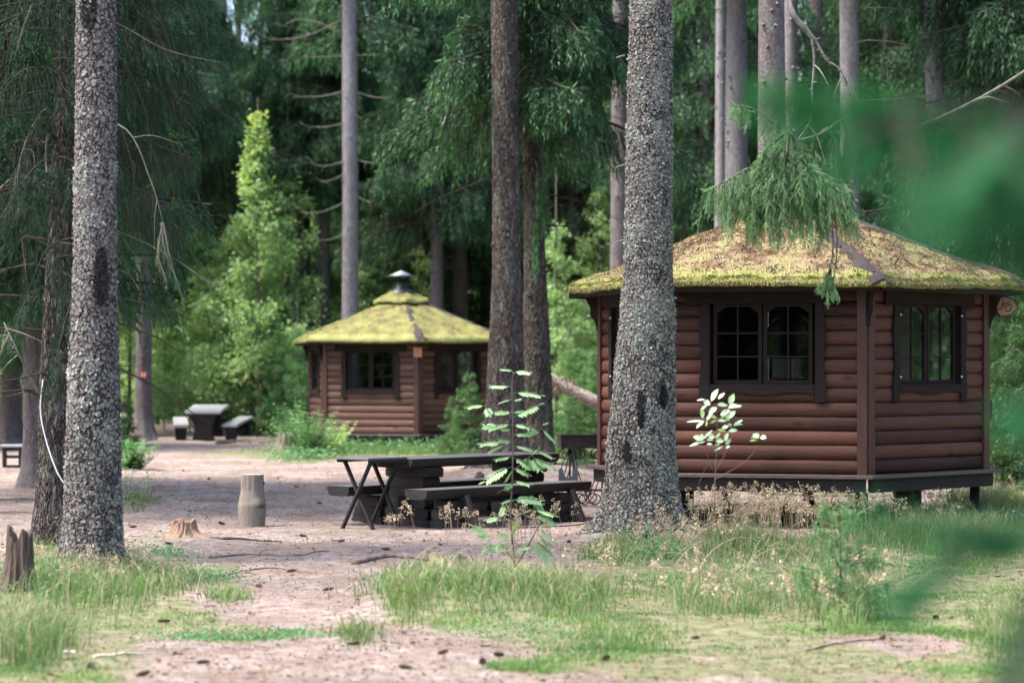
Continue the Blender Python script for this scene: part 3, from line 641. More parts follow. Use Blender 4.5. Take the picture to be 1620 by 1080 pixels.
def line_px(rows, d, base):
    """rows (py, px_left, px_right) of a trunk seen at distance d -> (z, x, y, r) in its own frame"""
    out = []
    for py, a, b in rows:
        p = P((a + b) / 2, py, d); out.append((p[2], p[0] - base[0], 0.0, (b - a) / 2 / F * d))
    return sorted(out)

# ------------------------------------------------------------------ shared crowns
CR = [spruce_crown(101, 3.6, 13.5, 2.7, .5, 160, 46, .95, .34, dead=10, sl=.125, sw=.025, spacing=.05),
      spruce_crown(102, 5.2, 14, 2.4, .5, 130, 48, 1.05, .42, dead=16, sl=.125, sw=.025, spacing=.05),
      spruce_crown(103, 2.4, 12, 2.2, .4, 150, 48, .8, .30, .2, dead=6, sl=.125, sw=.025, spacing=.05)]
CR = [c.mesh('spruce_crown', [M_ndark, M_twig]) for c in CR]
CRHI = spruce_crown(104, 9.2, 15, 2.0, .3, 60, 22, .8, .35, sl=.17, sw=.05, spacing=.11).mesh('high_crown', [M_ndark, M_twig])
YG = [spruce_crown(111, .3, 6.5, 1.7, .15, 130, 60, .22, .22, .15, sl=.12, sw=.03, spacing=.06, bare=.05, side=.5),
      spruce_crown(112, .15, 3.2, 1.05, .1, 80, 80, .12, .12, .25, sl=.10, sw=.024, spacing=.05, bare=.03, side=.5)]
YG = [c.mesh('young_crown', [M_nyoung, M_twig]) for c in YG]
TRM = {}
def simple_trunk(h, r):
    key = (round(h), round(r, 2))
    if key not in TRM: TRM[key] = trunk_mesh([(0, 0, 0, r * 1.25), (.6, 0, 0, r), (4, .03, .02, r * .88), (h * .6, .05, 0, r * .5)], h, 12, seg=.4, flare=.4, lump=.015, seed=int(h)).mesh('trunk', M_bark_far, True)
    return TRM[key]
def spruce(loc, crown, label, h=21, r=.2, rz=0, group=None, scale=1.0, name='spruce_tree', cat='spruce'):
    t = thing(name, label, cat, loc, rz, group, scale); put('trunk', simple_trunk(h, r), t); put('crown', crown, t); return t
def leaves(mb, p, size, r_, var, mi=0, up=.5, asp=.62):
    """folded leaf blades with random facing, mostly looking upward"""
    N = len(p); n_ = nrm(r_.normal(size=(N, 3)) * (1 - up) + A([0, 0, 1.]) * up); d = nrm(np.cross(n_, r_.normal(size=(N, 3)))); s = np.cross(n_, d); z = (size * r_.uniform(.6, 1.25, N))[:, None]
    v = np.stack([p, p + d * z * .5 + s * z * asp / 2 + n_ * z * .1, p + d * z - n_ * z * .05, p + d * z * .5 - s * z * asp / 2 + n_ * z * .1, ], 1).reshape(-1, 3); i = np.arange(N)[:, None] * 4
    mb.add(v, tris=np.vstack([i + A([0, 1, 2]), i + A([0, 2, 3])]), var=np.repeat(var, 4), mi=mi)
def broadleaf(seed, h, w, nb, nl, size, low=.05, mb=None, pyram=1.0):
    r_ = np.random.default_rng(seed); mb = MB(); PT = []; VV = []
    for k in range(nb):
        f = low + (1 - low) * (k + r_.uniform(0, 1)) / nb; L = w * ((1 - f) ** pyram * .95 + .06) * r_.uniform(.6, 1.15); a = r_.uniform(0, 6.28)
        o = A([math.cos(a), math.sin(a), 0]); t = np.linspace(0, 1, 6); pts = o * (L * t)[:, None] + A([0, 0, 1.]) * (f * h * .96 + L * (.75 * t - .25 * t * t))[:, None] + np.cumsum(r_.normal(0, .03, (6, 3)) * L, 0)
        mb.tube(pts, .016 * (1 - f * .6) * (1 - .85 * t) + .002, 4, mi=1, cap=False)
        m = int(nl * (L / w + .12)); nt = max(2, m // 9); tt = r_.uniform(.25, 1, nt) ** .8; b = np.stack([np.interp(tt, t, pts[:, c]) for c in range(3)], -1)
        off = r_.normal(0, 1, (nt, 3)) * L * .16 * (1.2 - tt)[:, None] + o * .04; e = b + off
        p = np.repeat(e, 9, 0) + r_.normal(0, 1, (nt * 9, 3)) * (.07 + .03 * L) ; PT.append(p); VV.append(np.clip(np.repeat(r_.normal(.42 + .2 * f, .24, nt), 9) + r_.normal(0, .2, nt * 9), 0, 1))
    p = np.vstack(PT); leaves(mb, p, size, r_, np.concatenate(VV)); return mb
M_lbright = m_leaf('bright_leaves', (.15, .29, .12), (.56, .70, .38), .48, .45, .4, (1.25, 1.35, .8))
M_lyellow = m_leaf('sunlit_yellow_leaves', (.22, .38, .12), (.62, .66, .30), .45, .45, .4)  # sunlight on the birch top is put into the yellow leaf colour
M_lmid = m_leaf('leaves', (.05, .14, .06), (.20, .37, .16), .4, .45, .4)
M_stem = m_simple('young_stem', (.12, .10, .075), .8, .3, 12)
BL = [broadleaf(201, 7.6, 1.75, 78, 210, .115, .04), broadleaf(202, 8.5, 2.0, 74, 220, .125, .04, pyram=.75), broadleaf(203, 6.0, 1.6, 48, 210, .11, .03, pyram=.7)]
BL = [c for c in BL]
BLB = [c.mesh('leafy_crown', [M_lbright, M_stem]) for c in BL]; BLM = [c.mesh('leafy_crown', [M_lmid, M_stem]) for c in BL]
def stemtrunk(h, r): return MB().tube([(0, 0, -.1), (.03, 0, h * .3), (-.02, .03, h * .6), (0, 0, h)], A([r, r * .8, r * .5, .006]), 8)
STM = stemtrunk(8, .05).mesh('trunk', M_stem, True)
def broad(loc, mesh, label, rz=0, scale=1.0, group=None, name='broadleaf_tree', cat='tree'):
    t = thing(name, label, cat, loc, rz, group, scale); put('trunk', STM, t); put('crown', mesh, t); return t
def gr(px, d): p = P(px, 600, d); return A([p[0], p[1], float(gz(p[0], p[1])) - .03])

# ------------------------------------------------------------------ the two lichened trunks in front
def hero(name, label, base, rows, d, mat, height, n, seg, flare, seed, group=None, disp=True):
    t = thing(name, label, 'spruce', base, 0, group); tb = trunk_mesh(line_px(rows, d, base), height, n, seg=seg, flare=flare, lump=.012, seed=seed); tb.build('trunk', mat, t, True); return t, tb
tA, bA = hero('spruce_tree', 'grey scaly trunk with two black resin scars, foremost of the left-hand trunks', TREE_A,
              [(928, 98, 193), (860, 104, 189), (800, 104, 189), (700, 106, 188), (600, 109, 187), (500, 114, 184), (400, 118, 183), (300, 119, 181), (200, 121, 183), (100, 121, 182), (0, 123, 181), (-60, 124, 180)], TREE_A[1], M_bark_near, 19, 168, .012, .75, 1)
tK, bK = hero('spruce_tree', 'thick lichen covered trunk swelling at its base, in front of the large hut', TREE_K,
              [(856, 950, 1084), (820, 960, 1076), (780, 963, 1071), (720, 961, 1066), (670, 966, 1064), (620, 972, 1067), (560, 977, 1067), (510, 983, 1067), (470, 986, 1066), (440, 988, 1063), (400, 990, 1062), (300, 991, 1062), (200, 994, 1062), (100, 996, 1062), (0, 998, 1061), (-60, 999, 1060)], TREE_K[1], M_bark_lich, 21, 190, .013, .8, 2)
flakes(bA, 22000, .1, 6.0, .017, 5, clump=.62).build('bark_scales', m_leaf('bark_scale', (.10, .085, .08), (.32, .29, .285), .0, .9, .1), tA)
flakes(bA, 26000, .1, 3.2, .022, 6, clump=.80, lift=1.0).build('lichen', M_lich, tA)
flakes(bK, 42000, .1, 7.0, .017, 7, clump=.60, lift=1.1).build('bark_scales', m_leaf('lichened_scale', (.13, .11, .10), (.36, .34, .31), .0, .9, .1), tK)
flakes(bK, 60000, .1, 7.0, .022, 8, clump=.74, lift=1.2).build('lichen', M_lich, tK)
# black resin scars: ragged sunken patches
def scar(root, tb, px, py0, py1, wpx, d, base, mat, seed):
    r_ = np.random.default_rng(seed); z0 = P(0, py1, d)[2]; z1 = P(0, py0, d)[2]; mb = MB(); N = 420
    z = r_.uniform(z0, z1, N); e = np.sin(np.clip((z - z0) / (z1 - z0), 0, 1) * math.pi) ** .4; xw = wpx / F * d
    i = np.clip(np.searchsorted(tb.zs, z) - 1, 0, len(tb.zs) - 1); r = tb.rr[i].mean(1); x = (px - 810) / F * d - base[0] - tb.cx[i] + r_.uniform(-.5, .5, N) * xw * e
    th = -np.arccos(np.clip(x / r, -.98, .98)) ; th = th % (2 * math.pi); p, o = on_trunk(tb, z, th, .010)
    tan = np.stack([-o[:, 1], o[:, 0], o[:, 0] * 0], -1); s = r_.uniform(.008, .02, N)[:, None]; h = r_.uniform(.02, .06, N)[:, None]; up = A([0, 0, 1.])
    j = r_.normal(0, .006, (N, 4, 3)); v = np.stack([p - tan * s, p - up * h * .5, p + tan * s, p + up * h * .5], 1) + j + (o * r_.uniform(0, .014, N)[:, None])[:, None]
    mb.add(v.reshape(-1, 3), quads=np.arange(N)[:, None] * 4 + A([0, 1, 2, 3])); mb.build('resin_scar', mat, root)
M_resin = m_simple('black_resin', (.012, .010, .010), .45, .3, 20)
scar(tA, bA, 164, 396, 482, 17, TREE_A[1], TREE_A, M_resin, 1); scar(tA, bA, 145, -20, 48, 22, TREE_A[1], TREE_A, M_resin, 2)
for q_, (px, py0, py1, w_) in enumerate([(1011, 622, 672, 8), (1046, 612, 640, 7), (990, 700, 725, 9), (1068, 462, 490, 7)]): scar(tK, bK, px, py0, py1, w_, TREE_K[1], TREE_K, M_resin, 5 + q_)
for q_, (py, s) in enumerate([(60, 1), (90, -1), (175, 1), (262, -1), (330, 1), (380, -1), (232, 1)]):
    z = P(0, py, TREE_K[1])[2]; x = .21 * s; stub([(x * .8, -.1, z), (x * 1.12, -.12, z - .02), (x * 1.2, -.13, z - .03)], .010, .004, tK, seed=q_)
crK = spruce_crown(121, 6.6, 18, 2.0, .3, 60, 14, .7, .35, sl=.17, sw=.05, spacing=.12).mesh('high_crown', [M_ndark, M_twig])
put('crown', crK, tK).location = (.05, 0, 1.5); put('crown', crK, tA).location = (-.02, 0, .9)

# dark furrowed neighbour on the left with the hanging curtains of dead and live twigs
tB, bB = hero('spruce_tree', 'dark furrowed trunk with a white cord, half hidden behind the scarred grey trunk', TREE_B,
              [(886, 44, 124), (860, 52, 118), (800, 58, 115), (700, 62, 114), (600, 64, 114), (500, 70, 116), (400, 76, 118), (300, 82, 120), (150, 88, 124), (0, 92, 128), (-60, 94, 128)], TREE_B[1], M_bark_old, 20, 120, .02, .4, 4)
M_shade = m_leaf('shaded_needles', (.008, .028, .018), (.032, .085, .04), .3, .55, .25)  # needles of the left crown, its shade put into a darker colour
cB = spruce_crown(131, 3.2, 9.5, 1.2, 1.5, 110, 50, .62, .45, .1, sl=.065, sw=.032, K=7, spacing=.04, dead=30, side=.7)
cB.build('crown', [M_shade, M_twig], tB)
put('crown', crK, tB).location = (0, 0, 2.5)
r_ = np.random.default_rng(77)
for q_ in range(26):                                   # long bare whips hanging round the trunk
    a = r_.uniform(math.pi * .75, math.pi * 2.1); z = r_.uniform(2.6, 5.2); L = r_.uniform(.5, 1.5); o = A([math.cos(a), math.sin(a), 0]); b = A([.12, 0, 0])
    stub([b + o * .15 + A([0, 0, z]), b + o * L * .4 + A([0, 0, z + .05]), b + o * L * .75 + A([0, 0, z - L * .5]), b + o * L * .85 + r_.normal(0, .1, 3) + A([0, 0, z - L * r_.uniform(.8, 1.5)])], .010, .002, tB, M_twig if q_ % 6 else M_dead, twigs=6, seed=q_, n=4)
# branches that reach past trunk A on the right: live, in focus
def spray(root, pts, name='branch', mat=None, sl=.07, sw=.024, K=9, hang=.25, dens=55, side=.12, r0=.008, seed=0, vb=.55, twist=0, bare=.1, spacing=.03, tail=1.0):
    """a hand laid branch: wood along pts, short side twigs, hanging strands"""
    r_ = np.random.default_rng(seed); c = smoothpts(pts, 8); mb = MB(); t = np.linspace(0, 1, len(c)); mb.tube(c, r0 * (1 - .8 * t) + .0015, 5, mi=1)
    seg = np.linalg.norm(np.diff(c, axis=0), axis=1); L = seg.sum(); n = max(4, int(dens * L)); s = bare + (1 - bare) * r_.uniform(0, 1, n); p = np.stack([np.interp(s, t, c[:, a]) for a in range(3)], -1)
    dv = nrm(np.gradient(c, axis=0)); d = np.stack([np.interp(s, t, dv[:, a]) for a in range(3)], -1); lat = nrm(np.cross(d, A([0, 0, 1.])) + 1e-6) * r_.choice([-1, 1], n)[:, None]
    w = side * r_.uniform(.3, 1, n) * (1 - .6 * s); q = p + lat * w[:, None] + d * (w * .7)[:, None]
    shoots(mb, p + (q - p) * r_.uniform(0, .6, n)[:, None], (q - p), sl, sw, np.clip(r_.normal(vb, .15, n), 0, 1), 0, K, r_)
    strands(mb, q, hang * r_.uniform(.25, 1.1, n) * (1 - .4 * s * tail), d * .8, r_, spacing, sl, sw, K, vb, tipb=.3)
    e = np.repeat(c[-1:], 7, 0); shoots(mb, e - d[-1] * r_.uniform(0, .08, 7)[:, None], dv[-1] + r_.normal(0, .35, (7, 3)), sl * 1.2, sw, np.full(7, .85), 0, K, r_)
    return mb.build(name, mat or [M_ndark, M_twig], root)
def rel(base, *pp): return [P(a, b, c) - base for a, b, c in pp]
for q_, (pp, hg) in enumerate([
        ([(128, 20, 21), (190, 40, 20.4), (260, 78, 20), (330, 96, 19.8), (352, 100, 19.8)], .2), ([(130, -60, 21.2), (210, -30, 20.8), (300, 20, 20.8), (330, 50, 20.8)], .4),
        ([(125, 60, 21.2), (200, 50, 21.6), (270, 90, 21.8), (312, 140, 22)], .5), ([(125, -20, 21), (190, 0, 21.4), (240, 60, 21.2), (262, 130, 21.2)], .55),
        ([(125, -90, 21.2), (210, -80, 21.6), (290, -50, 22), (330, 0, 22.2)], .5), ([(125, 20, 21.2), (220, 30, 22), (280, 70, 22.4), (312, 130, 22.6)], .5), ([(125, 130, 21.2), (210, 150, 22), (262, 210, 22.3), (285, 290, 22.4)], .6), ([(125, 240, 21.2), (190, 260, 22), (222, 310, 22.2), (236, 370, 22.2)], .5),
        ([(120, 180, 21.2), (170, 200, 21.5), (205, 250, 21.5)], .4), ([(118, 470, 21.2), (188, 472, 20.8), (240, 482, 20.6), (285, 498, 20.6)], .22),
        ([(118, 380, 21.3), (185, 385, 21.3), (205, 410, 21.3)], .15), ([(105, 250, 20.6), (60, 260, 20), (10, 330, 19.8), (-40, 420, 19.8)], .5),
        ([(100, 120, 20.8), (40, 110, 20.2), (-20, 180, 20), (-60, 260, 20)], .6), ([(100, 430, 20.8), (118, 450, 19.9), (100, 520, 19.7), (82, 600, 19.6)], .3),
        ([(96, 380, 20.8), (70, 400, 20), (42, 470, 19.8), (14, 545, 19.7)], .3), ([(96, 300, 20.8), (60, 320, 20), (20, 350, 19.8)], .5)]):
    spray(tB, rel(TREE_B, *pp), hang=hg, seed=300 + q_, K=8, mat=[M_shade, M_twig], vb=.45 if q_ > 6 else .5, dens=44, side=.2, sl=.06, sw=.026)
stub(rel(TREE_B, (125, 190, 20), (200, 205, 20), (240, 290, 20), (258, 352, 20)), .008, .003, tB, twigs=4, seed=901)
for q_, pp in enumerate([((258, 352), (250, 400), (262, 440)), ((258, 352), (272, 420), (292, 480)), ((255, 352), (262, 400), (283, 450))]):
    spray(tB, rel(TREE_B, *[(a, b, 20) for a, b in pp]), hang=.10, seed=400 + q_, K=6, dens=36, side=.06, mat=[m_leaf('thin_needles', (.08, .11, .05), (.2, .22, .12), .2), M_dead] if q_ == 0 else [M_ndark, M_dead], sl=.045, sw=.02)
stub(rel(TREE_B, (60, 620, 20), (30, 560, 19.6), (6, 510, 19.6)), .012, .004, tB, twigs=8, seed=9)
# white cord
tag(MB().tube(smoothpts([P(68, 600, 20.75), P(64, 650, 20.75), P(74, 700, 20.72), P(90, 745, 20.68), P(104, 768, 20.68)], 6), .006, 6).build('cord', M_white), 'white cord hanging down the dark trunk behind the scarred one', 'cord')
th = np.linspace(math.pi * .95, math.pi * 2.05, 24); zz_ = P(0, 862, TREE_B[1])[2]; pp_, oo_ = on_trunk(bB, np.full(24, zz_) + .02 * np.sin(th * 2), th, .016)
tag(MB().tube(pp_ + TREE_B, .0055, 6).build('cord', M_white), 'white cord tied round the foot of the dark trunk', 'cord')

# ------------------------------------------------------------------ middle trunks
def mid(label, rows, d, mat=None, crown=None, height=15, flare=.3, seed=0, n=40, seg=.06, crz=0, dz=0, dead=(), lump=.012, cs=1.0, trk=None):
    base = gr((rows[0][1] + rows[0][2]) / 2, d); base[2] -= 0
    t = thing('spruce_tree', label, 'spruce', base); tb = trunk_mesh(line_px(rows, d, base), height, n, seg=seg, flare=flare, lump=lump, seed=seed)
    r_ = np.random.default_rng(seed + 50); m = tb                    # knots grow out of the bark
    for q in range(26):
        z = r_.uniform(1.0, 12); th_ = r_.uniform(math.pi, math.pi * 2); pt_, o_ = on_trunk(tb, A([z]), A([th_])); m.tube([pt_[0] - o_[0] * .01, pt_[0] + o_[0] * .02 + A([0, 0, -.005]), pt_[0] + o_[0] * r_.uniform(.03, .07) + A([0, 0, -.02])], A([.03, .02, .006]), 6)
    tb.build('trunk', mat or M_bark_far, t, True)
    if crown is not None: c = put('crown', crown, t); c.rotation_euler.z = crz; c.location.z = dz; c.scale = (cs,) * 3
    for q, (py, s, L, up) in enumerate(dead):
        z = P(0, py, d)[2]; cx = np.interp(z, tb.zs, tb.cx); r = np.interp(z, tb.zs, tb.rr.mean(1)); L = L / F * d; y0 = -.1
        stub([(cx + s * r * .7, y0, z), (cx + s * (r + L * .4), y0 - .1, z + up * L * .5), (cx + s * (r + L * .8), y0 - .2, z + up * L * .6), (cx + s * (r + L), y0 - .25, z + up * L * .3)], .013, .004, t, twigs=3, seed=q + seed * 10, n=4)

    return t, tb
tH, bH = mid('broad based trunk standing left in the fused pair beside the small hut', [(768, 758, 842), (740, 764, 836), (690, 768, 832), (640, 770, 829), (580, 773, 828), (520, 776, 826), (460, 779, 824), (400, 780, 822), (200, 779, 820), (0, 777, 817), (-60, 777, 816)], TREE_H[1], M_bark_old, CRHI, 15.5, .55, 21, 80, .04)
tI, bI = mid('trunk fused to the right of its broad neighbour, drooping boughs along it', [(745, 815, 876), (700, 818, 874), (640, 820, 873), (580, 825, 870), (520, 828, 867), (460, 829, 864), (400, 830, 861), (200, 827, 858), (0, 824, 856), (-60, 824, 855)], 36.3, M_bark_old, CR[1], 15.5, .45, 22, 80, .04, 1.0)
for q_, pp in enumerate([((840, 20), (868, 60), (880, 150), (872, 240)), ((842, 180), (880, 220), (915, 240), (940, 262)), ((838, 100), (815, 130), (800, 200), (792, 260)), ((845, 60), (890, 90), (930, 130), (952, 175)),
                         ((842, 240), (852, 280), (848, 350), (846, 400)), ((845, -40), (910, -20), (960, 60), (985, 100)), ((836, 250), (815, 280), (806, 340)), ((842, 120), (858, 180), (862, 260), (858, 340))]):
    spray(tI, rel(tI.location, *[(a, b, 35.6 - (q_ % 3) * .3) for a, b in pp]), hang=.55, seed=500 + q_, K=0, sl=.10, sw=.028, dens=55, side=.3, spacing=.05, r0=.018)
mid('bare trunk between the twin trunks and the large lichen trunk', [(640, 962, 996), (560, 964, 996), (420, 965, 995), (200, 967, 995), (0, 969, 994), (-60, 969, 993)], 44, M_bark_far, CRHI, 15.5, .2, 23)
mid('pale grey trunk with thin dead side twigs rising behind the small hut', [(655, 538, 574), (560, 540, 569), (500, 541, 568), (300, 542, 567), (0, 541, 565), (-60, 541, 565)], 57, M_bark_pale, CRHI, 15.5, .2, 24,
    dead=[(30, -1, 140, -.4), (88, 1, 40, 0), (88, -1, 60, -.1), (145, 1, 60, -.3), (145, -1, 80, -.2), (195, -1, 60, -.2), (252, 1, 34, -.3), (255, -1, 45, -.3), (275, -1, 40, -.5), (320, -1, 70, -.4), (310, 1, 30, -.5), (55, -1, 90, .4), (370, -1, 40, -.4)])
mid('thin dark trunk just left of the pale grey one behind the small hut', [(655, 502, 526), (560, 503, 523), (500, 503, 522), (200, 505, 521), (0, 507, 520), (-60, 507, 520)], 61, None, CR[0], 15.5, .2, 25, dz=3.6, cs=.85, dead=[(120, -1, 30, .2), (190, 1, 30, -.2), (260, -1, 26, -.6)])
mid('short visible trunk under low boughs right of the zinc chimney', [(660, 708, 746), (500, 712, 741), (400, 713, 739), (300, 714, 737), (-60, 716, 734)], 62, None, CR[2], 15.5, .2, 26, dz=1.9)
mid('dark trunk with a painted trail mark by the far picnic table', [(694, 206, 248), (660, 212, 242), (600, 214, 240), (480, 216, 240), (300, 218, 239), (-60, 220, 238)], 54, None, CR[1], 15.5, .5, 27, dz=1.6)
mid('leftmost dark trunk at the edge of the photo', [(712, -8, 44), (690, -3, 37), (600, 2, 32), (400, 4, 30), (-60, 6, 30)], 50, None, CR[0], 15.5, .5, 28, dz=-.2)
mid('dark slender trunk second from the left edge, behind the small stool', [(690, 40, 74), (600, 45, 68), (400, 47, 66), (-60, 48, 64)], 58, None, CR[2], 15.5, .3, 29, dz=.8)
mid('pale slim trunk left of its darker twin behind the large hut', [(640, 1127, 1152), (300, 1131, 1149), (80, 1132, 1148), (-60, 1133, 1147)], 50, M_bark_pale, CRHI, 15.5, .2, 30)
mid('dark trunk close behind the slim pale one above the large hut', [(640, 1140, 1188), (350, 1147, 1183), (200, 1147, 1183), (0, 1150, 1181), (-60, 1151, 1180)], 44, M_bark_mid, CR[1], 15.5, .2, 31, dz=4)
mid('stout scaly trunk behind the hanging spruce bough', [(700, 1190, 1250), (400, 1198, 1244), (200, 1199, 1243), (0, 1200, 1241), (-60, 1201, 1240)], 31, M_bark_far, CRHI, 15.5, .3, 32)
mid('trunk tucked behind the stout scaly one above the hut roof', [(660, 1234, 1268), (300, 1238, 1263), (0, 1240, 1262), (-60, 1240, 1261)], 41, M_bark_mid, CRHI, 15.5, .2, 33)
mid('trunk rising from behind the right slope of the large roof', [(700, 1324, 1368), (400, 1330, 1362), (200, 1330, 1360), (0, 1328, 1358), (-60, 1328, 1357)], 38, M_bark_pale, CRHI, 15.5, .3, 34)
mid('dark trunk with many dead twigs at upper right behind the blurred bough', [(690, 1468, 1510), (400, 1470, 1502), (200, 1466, 1496), (0, 1461, 1491), (-60, 1460, 1490)], 38, M_bark_pale, CR[0], 15.5, .3, 35, dz=5,
    dead=[(50, 1, 90, -.1), (110, -1, 70, .3), (150, -1, 150, -.1), (130, 1, 80, .1), (200, 1, 60, -.5), (80, -1, 120, .2), (240, -1, 100, -.5), (260, 1, 70, -.3), (20, -1, 100, .1)])
tD = [o for o in COL.objects if o.get('label', '').startswith('dark trunk with a painted')][0]
m_ = MB(); zc = P(0, 590, 54)[2]; m_.box(A([-.0 + (229 - 227) / F * 54, -.20, zc]), (.09, .012, .085)); tm = m_.build('trail_mark', m_simple('red_paint', (.32, .055, .06), .6), tD)
for s in (-.03, 0.03): MB().box(A([(229 - 227) / F * 54 + s, -.213, zc]), (.012, .003, .045)).build('stripe', M_white, tm)

# ------------------------------------------------------------------ the wood behind
r_ = np.random.default_rng(9)
GB = 'spruces deep in the wood behind the clearing'
kinds = [('tall dark spruce deep in the wood, boughs drooping far down', 0), ('tall dark spruce deep in the wood, boughs drooping far down', 1), ('tall dark spruce deep in the wood, boughs drooping far down', 2)]
placed = []
def far_spruce(px, d, ci, s=1.0, dz=0.0):
    p = gr(px, d); spruce(p, CR[ci], kinds[ci][0], 14 + round(dz), .18, r_.uniform(0, 6.28), GB, s).children[1].location.z = dz; placed.append((p[0], p[1]))
for px, d, ci, dz in [(60, 33, 2, 0), (-50, 30, 0, .3), (-75, 27, 1, 0), (268, 60, 1, 3.5), (285, 66, 0, 4.5), (350, 72, 1, 5.5), (430, 74, 2, 8), (478, 62, 1, 1.5), (590, 68, 0, 0), (655, 66, 2, 1), (690, 58, 1, .5), (770, 64, 0, 0), (905, 62, 1, 4.5), (1010, 66, 0, 0), (1090, 60, 1, 4.5), (1118, 55, 1, 2.2), (1290, 56, 2, 4), (1400, 50, 0, 0),
                      (1470, 58, 2, 0), (1540, 48, 0, 1.2), (1590, 44, 2, 2.2), (1640, 38, 0, 0), (1560, 62, 1, 0), (20, 62, 0, 0), (245, 76, 1, 4), (1180, 64, 0, 1), (1350, 66, 1, 0), (820, 76, 2, 1), (720, 80, 0, 0), (-60, 48, 2, 0), (1690, 54, 2, 0)]:
    far_spruce(px, d, ci, r_.uniform(.9, 1.15), dz)
gaps = [(170, 250), (310, 480), (860, 965), (1065, 1135), (1260, 1320)]
for row, (d0, n) in enumerate([(96, 9), (112, 10)]):
    for k in range(n):
        px = -250 + (k + r_.uniform(-.3, .3)) * 2100 / n; far_spruce(px, d0 + r_.uniform(-5, 5), int(r_.integers(0, 3)), r_.uniform(.9, 1.25), 7 if any(a < px < b for a, b in gaps) else 0)
# far-off wood reads as one mass
mb = MB()
for k in range(230):
    d = r_.uniform(122, 150); an = r_.uniform(-.3, .3) if k < 90 else r_.uniform(.3, 2 * math.pi - .3); d = d if k < 90 else d - 55
    c = A([math.sin(an) * d, math.cos(an) * d, 0]); h = r_.uniform(16, 23)
    N = 1500; f = r_.uniform(.02, 1, N) ** 1.1; rad = (1 - f) * 3.4 * r_.uniform(.2, 1, N) ** .5 + .2; th = r_.uniform(0, 6.28, N); p = np.stack([c[0] + rad * np.cos(th), c[1] + rad * np.sin(th), f * h], -1)
    shoots(mb, p, np.stack([np.cos(th), np.sin(th), np.full(N, -.9)], -1), .75, .30, np.clip(r_.normal(.4, .2, N), 0, 1), 0, 0, r_)
    mb.tube([(c[0], c[1], -.5), (c[0], c[1], h * .9)], A([.25, .05]), 6, mi=1)
o = mb.build('far_forest', [m_leaf('mixed_far_foliage', (.03, .085, .045), (.16, .30, .14), .4, .5, .3), M_twig]); o['kind'] = 'stuff'
tag(o, 'dense dark spruce wood closing off the view far behind the huts', 'forest', kind='stuff')
# bright young broadleaf trees in the gaps
tallY = broad(gr(408, 58), BLB[0], 'tall slender birch with a sunlit yellow top behind the far picnic table', .3, 1.02)
my = broadleaf(211, 7.9, 1.25, 34, 130, .115, .72).mesh('yellow_top', [M_lyellow, M_stem]); put('yellow_leaves', my, tallY)
LB = 'bright green young broadleaf tree glowing among the spruces'
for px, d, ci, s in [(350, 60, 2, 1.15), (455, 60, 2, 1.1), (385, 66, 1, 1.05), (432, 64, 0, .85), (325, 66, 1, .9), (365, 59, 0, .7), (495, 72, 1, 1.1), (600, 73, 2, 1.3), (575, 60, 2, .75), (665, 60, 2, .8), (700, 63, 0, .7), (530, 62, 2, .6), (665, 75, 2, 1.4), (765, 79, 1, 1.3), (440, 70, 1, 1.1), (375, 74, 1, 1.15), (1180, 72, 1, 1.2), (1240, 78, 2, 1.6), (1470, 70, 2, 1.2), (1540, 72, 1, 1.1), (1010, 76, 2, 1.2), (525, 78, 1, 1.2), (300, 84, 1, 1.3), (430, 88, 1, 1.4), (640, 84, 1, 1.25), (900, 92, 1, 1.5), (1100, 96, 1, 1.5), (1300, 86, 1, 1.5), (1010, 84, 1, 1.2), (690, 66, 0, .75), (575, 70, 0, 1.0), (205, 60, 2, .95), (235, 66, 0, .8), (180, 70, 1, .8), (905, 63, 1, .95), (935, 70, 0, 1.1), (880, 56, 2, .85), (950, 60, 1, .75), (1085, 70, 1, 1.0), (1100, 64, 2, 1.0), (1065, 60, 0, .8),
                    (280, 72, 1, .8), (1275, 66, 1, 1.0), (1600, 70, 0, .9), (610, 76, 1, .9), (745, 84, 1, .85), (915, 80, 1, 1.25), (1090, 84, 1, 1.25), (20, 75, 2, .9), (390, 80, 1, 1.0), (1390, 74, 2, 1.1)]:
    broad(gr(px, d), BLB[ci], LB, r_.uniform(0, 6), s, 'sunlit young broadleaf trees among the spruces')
LM = 'green leafy sapling in the undergrowth at the edge of the wood'
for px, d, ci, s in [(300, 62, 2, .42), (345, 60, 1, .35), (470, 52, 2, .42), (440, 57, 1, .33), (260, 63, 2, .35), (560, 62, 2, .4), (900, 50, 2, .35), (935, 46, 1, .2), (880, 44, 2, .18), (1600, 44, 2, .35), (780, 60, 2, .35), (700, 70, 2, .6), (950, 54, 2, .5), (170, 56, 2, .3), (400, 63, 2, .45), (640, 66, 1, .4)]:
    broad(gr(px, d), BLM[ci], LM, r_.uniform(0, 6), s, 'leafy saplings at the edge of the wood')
LY = 'bushy young spruce with branches down to the ground at the wood edge'
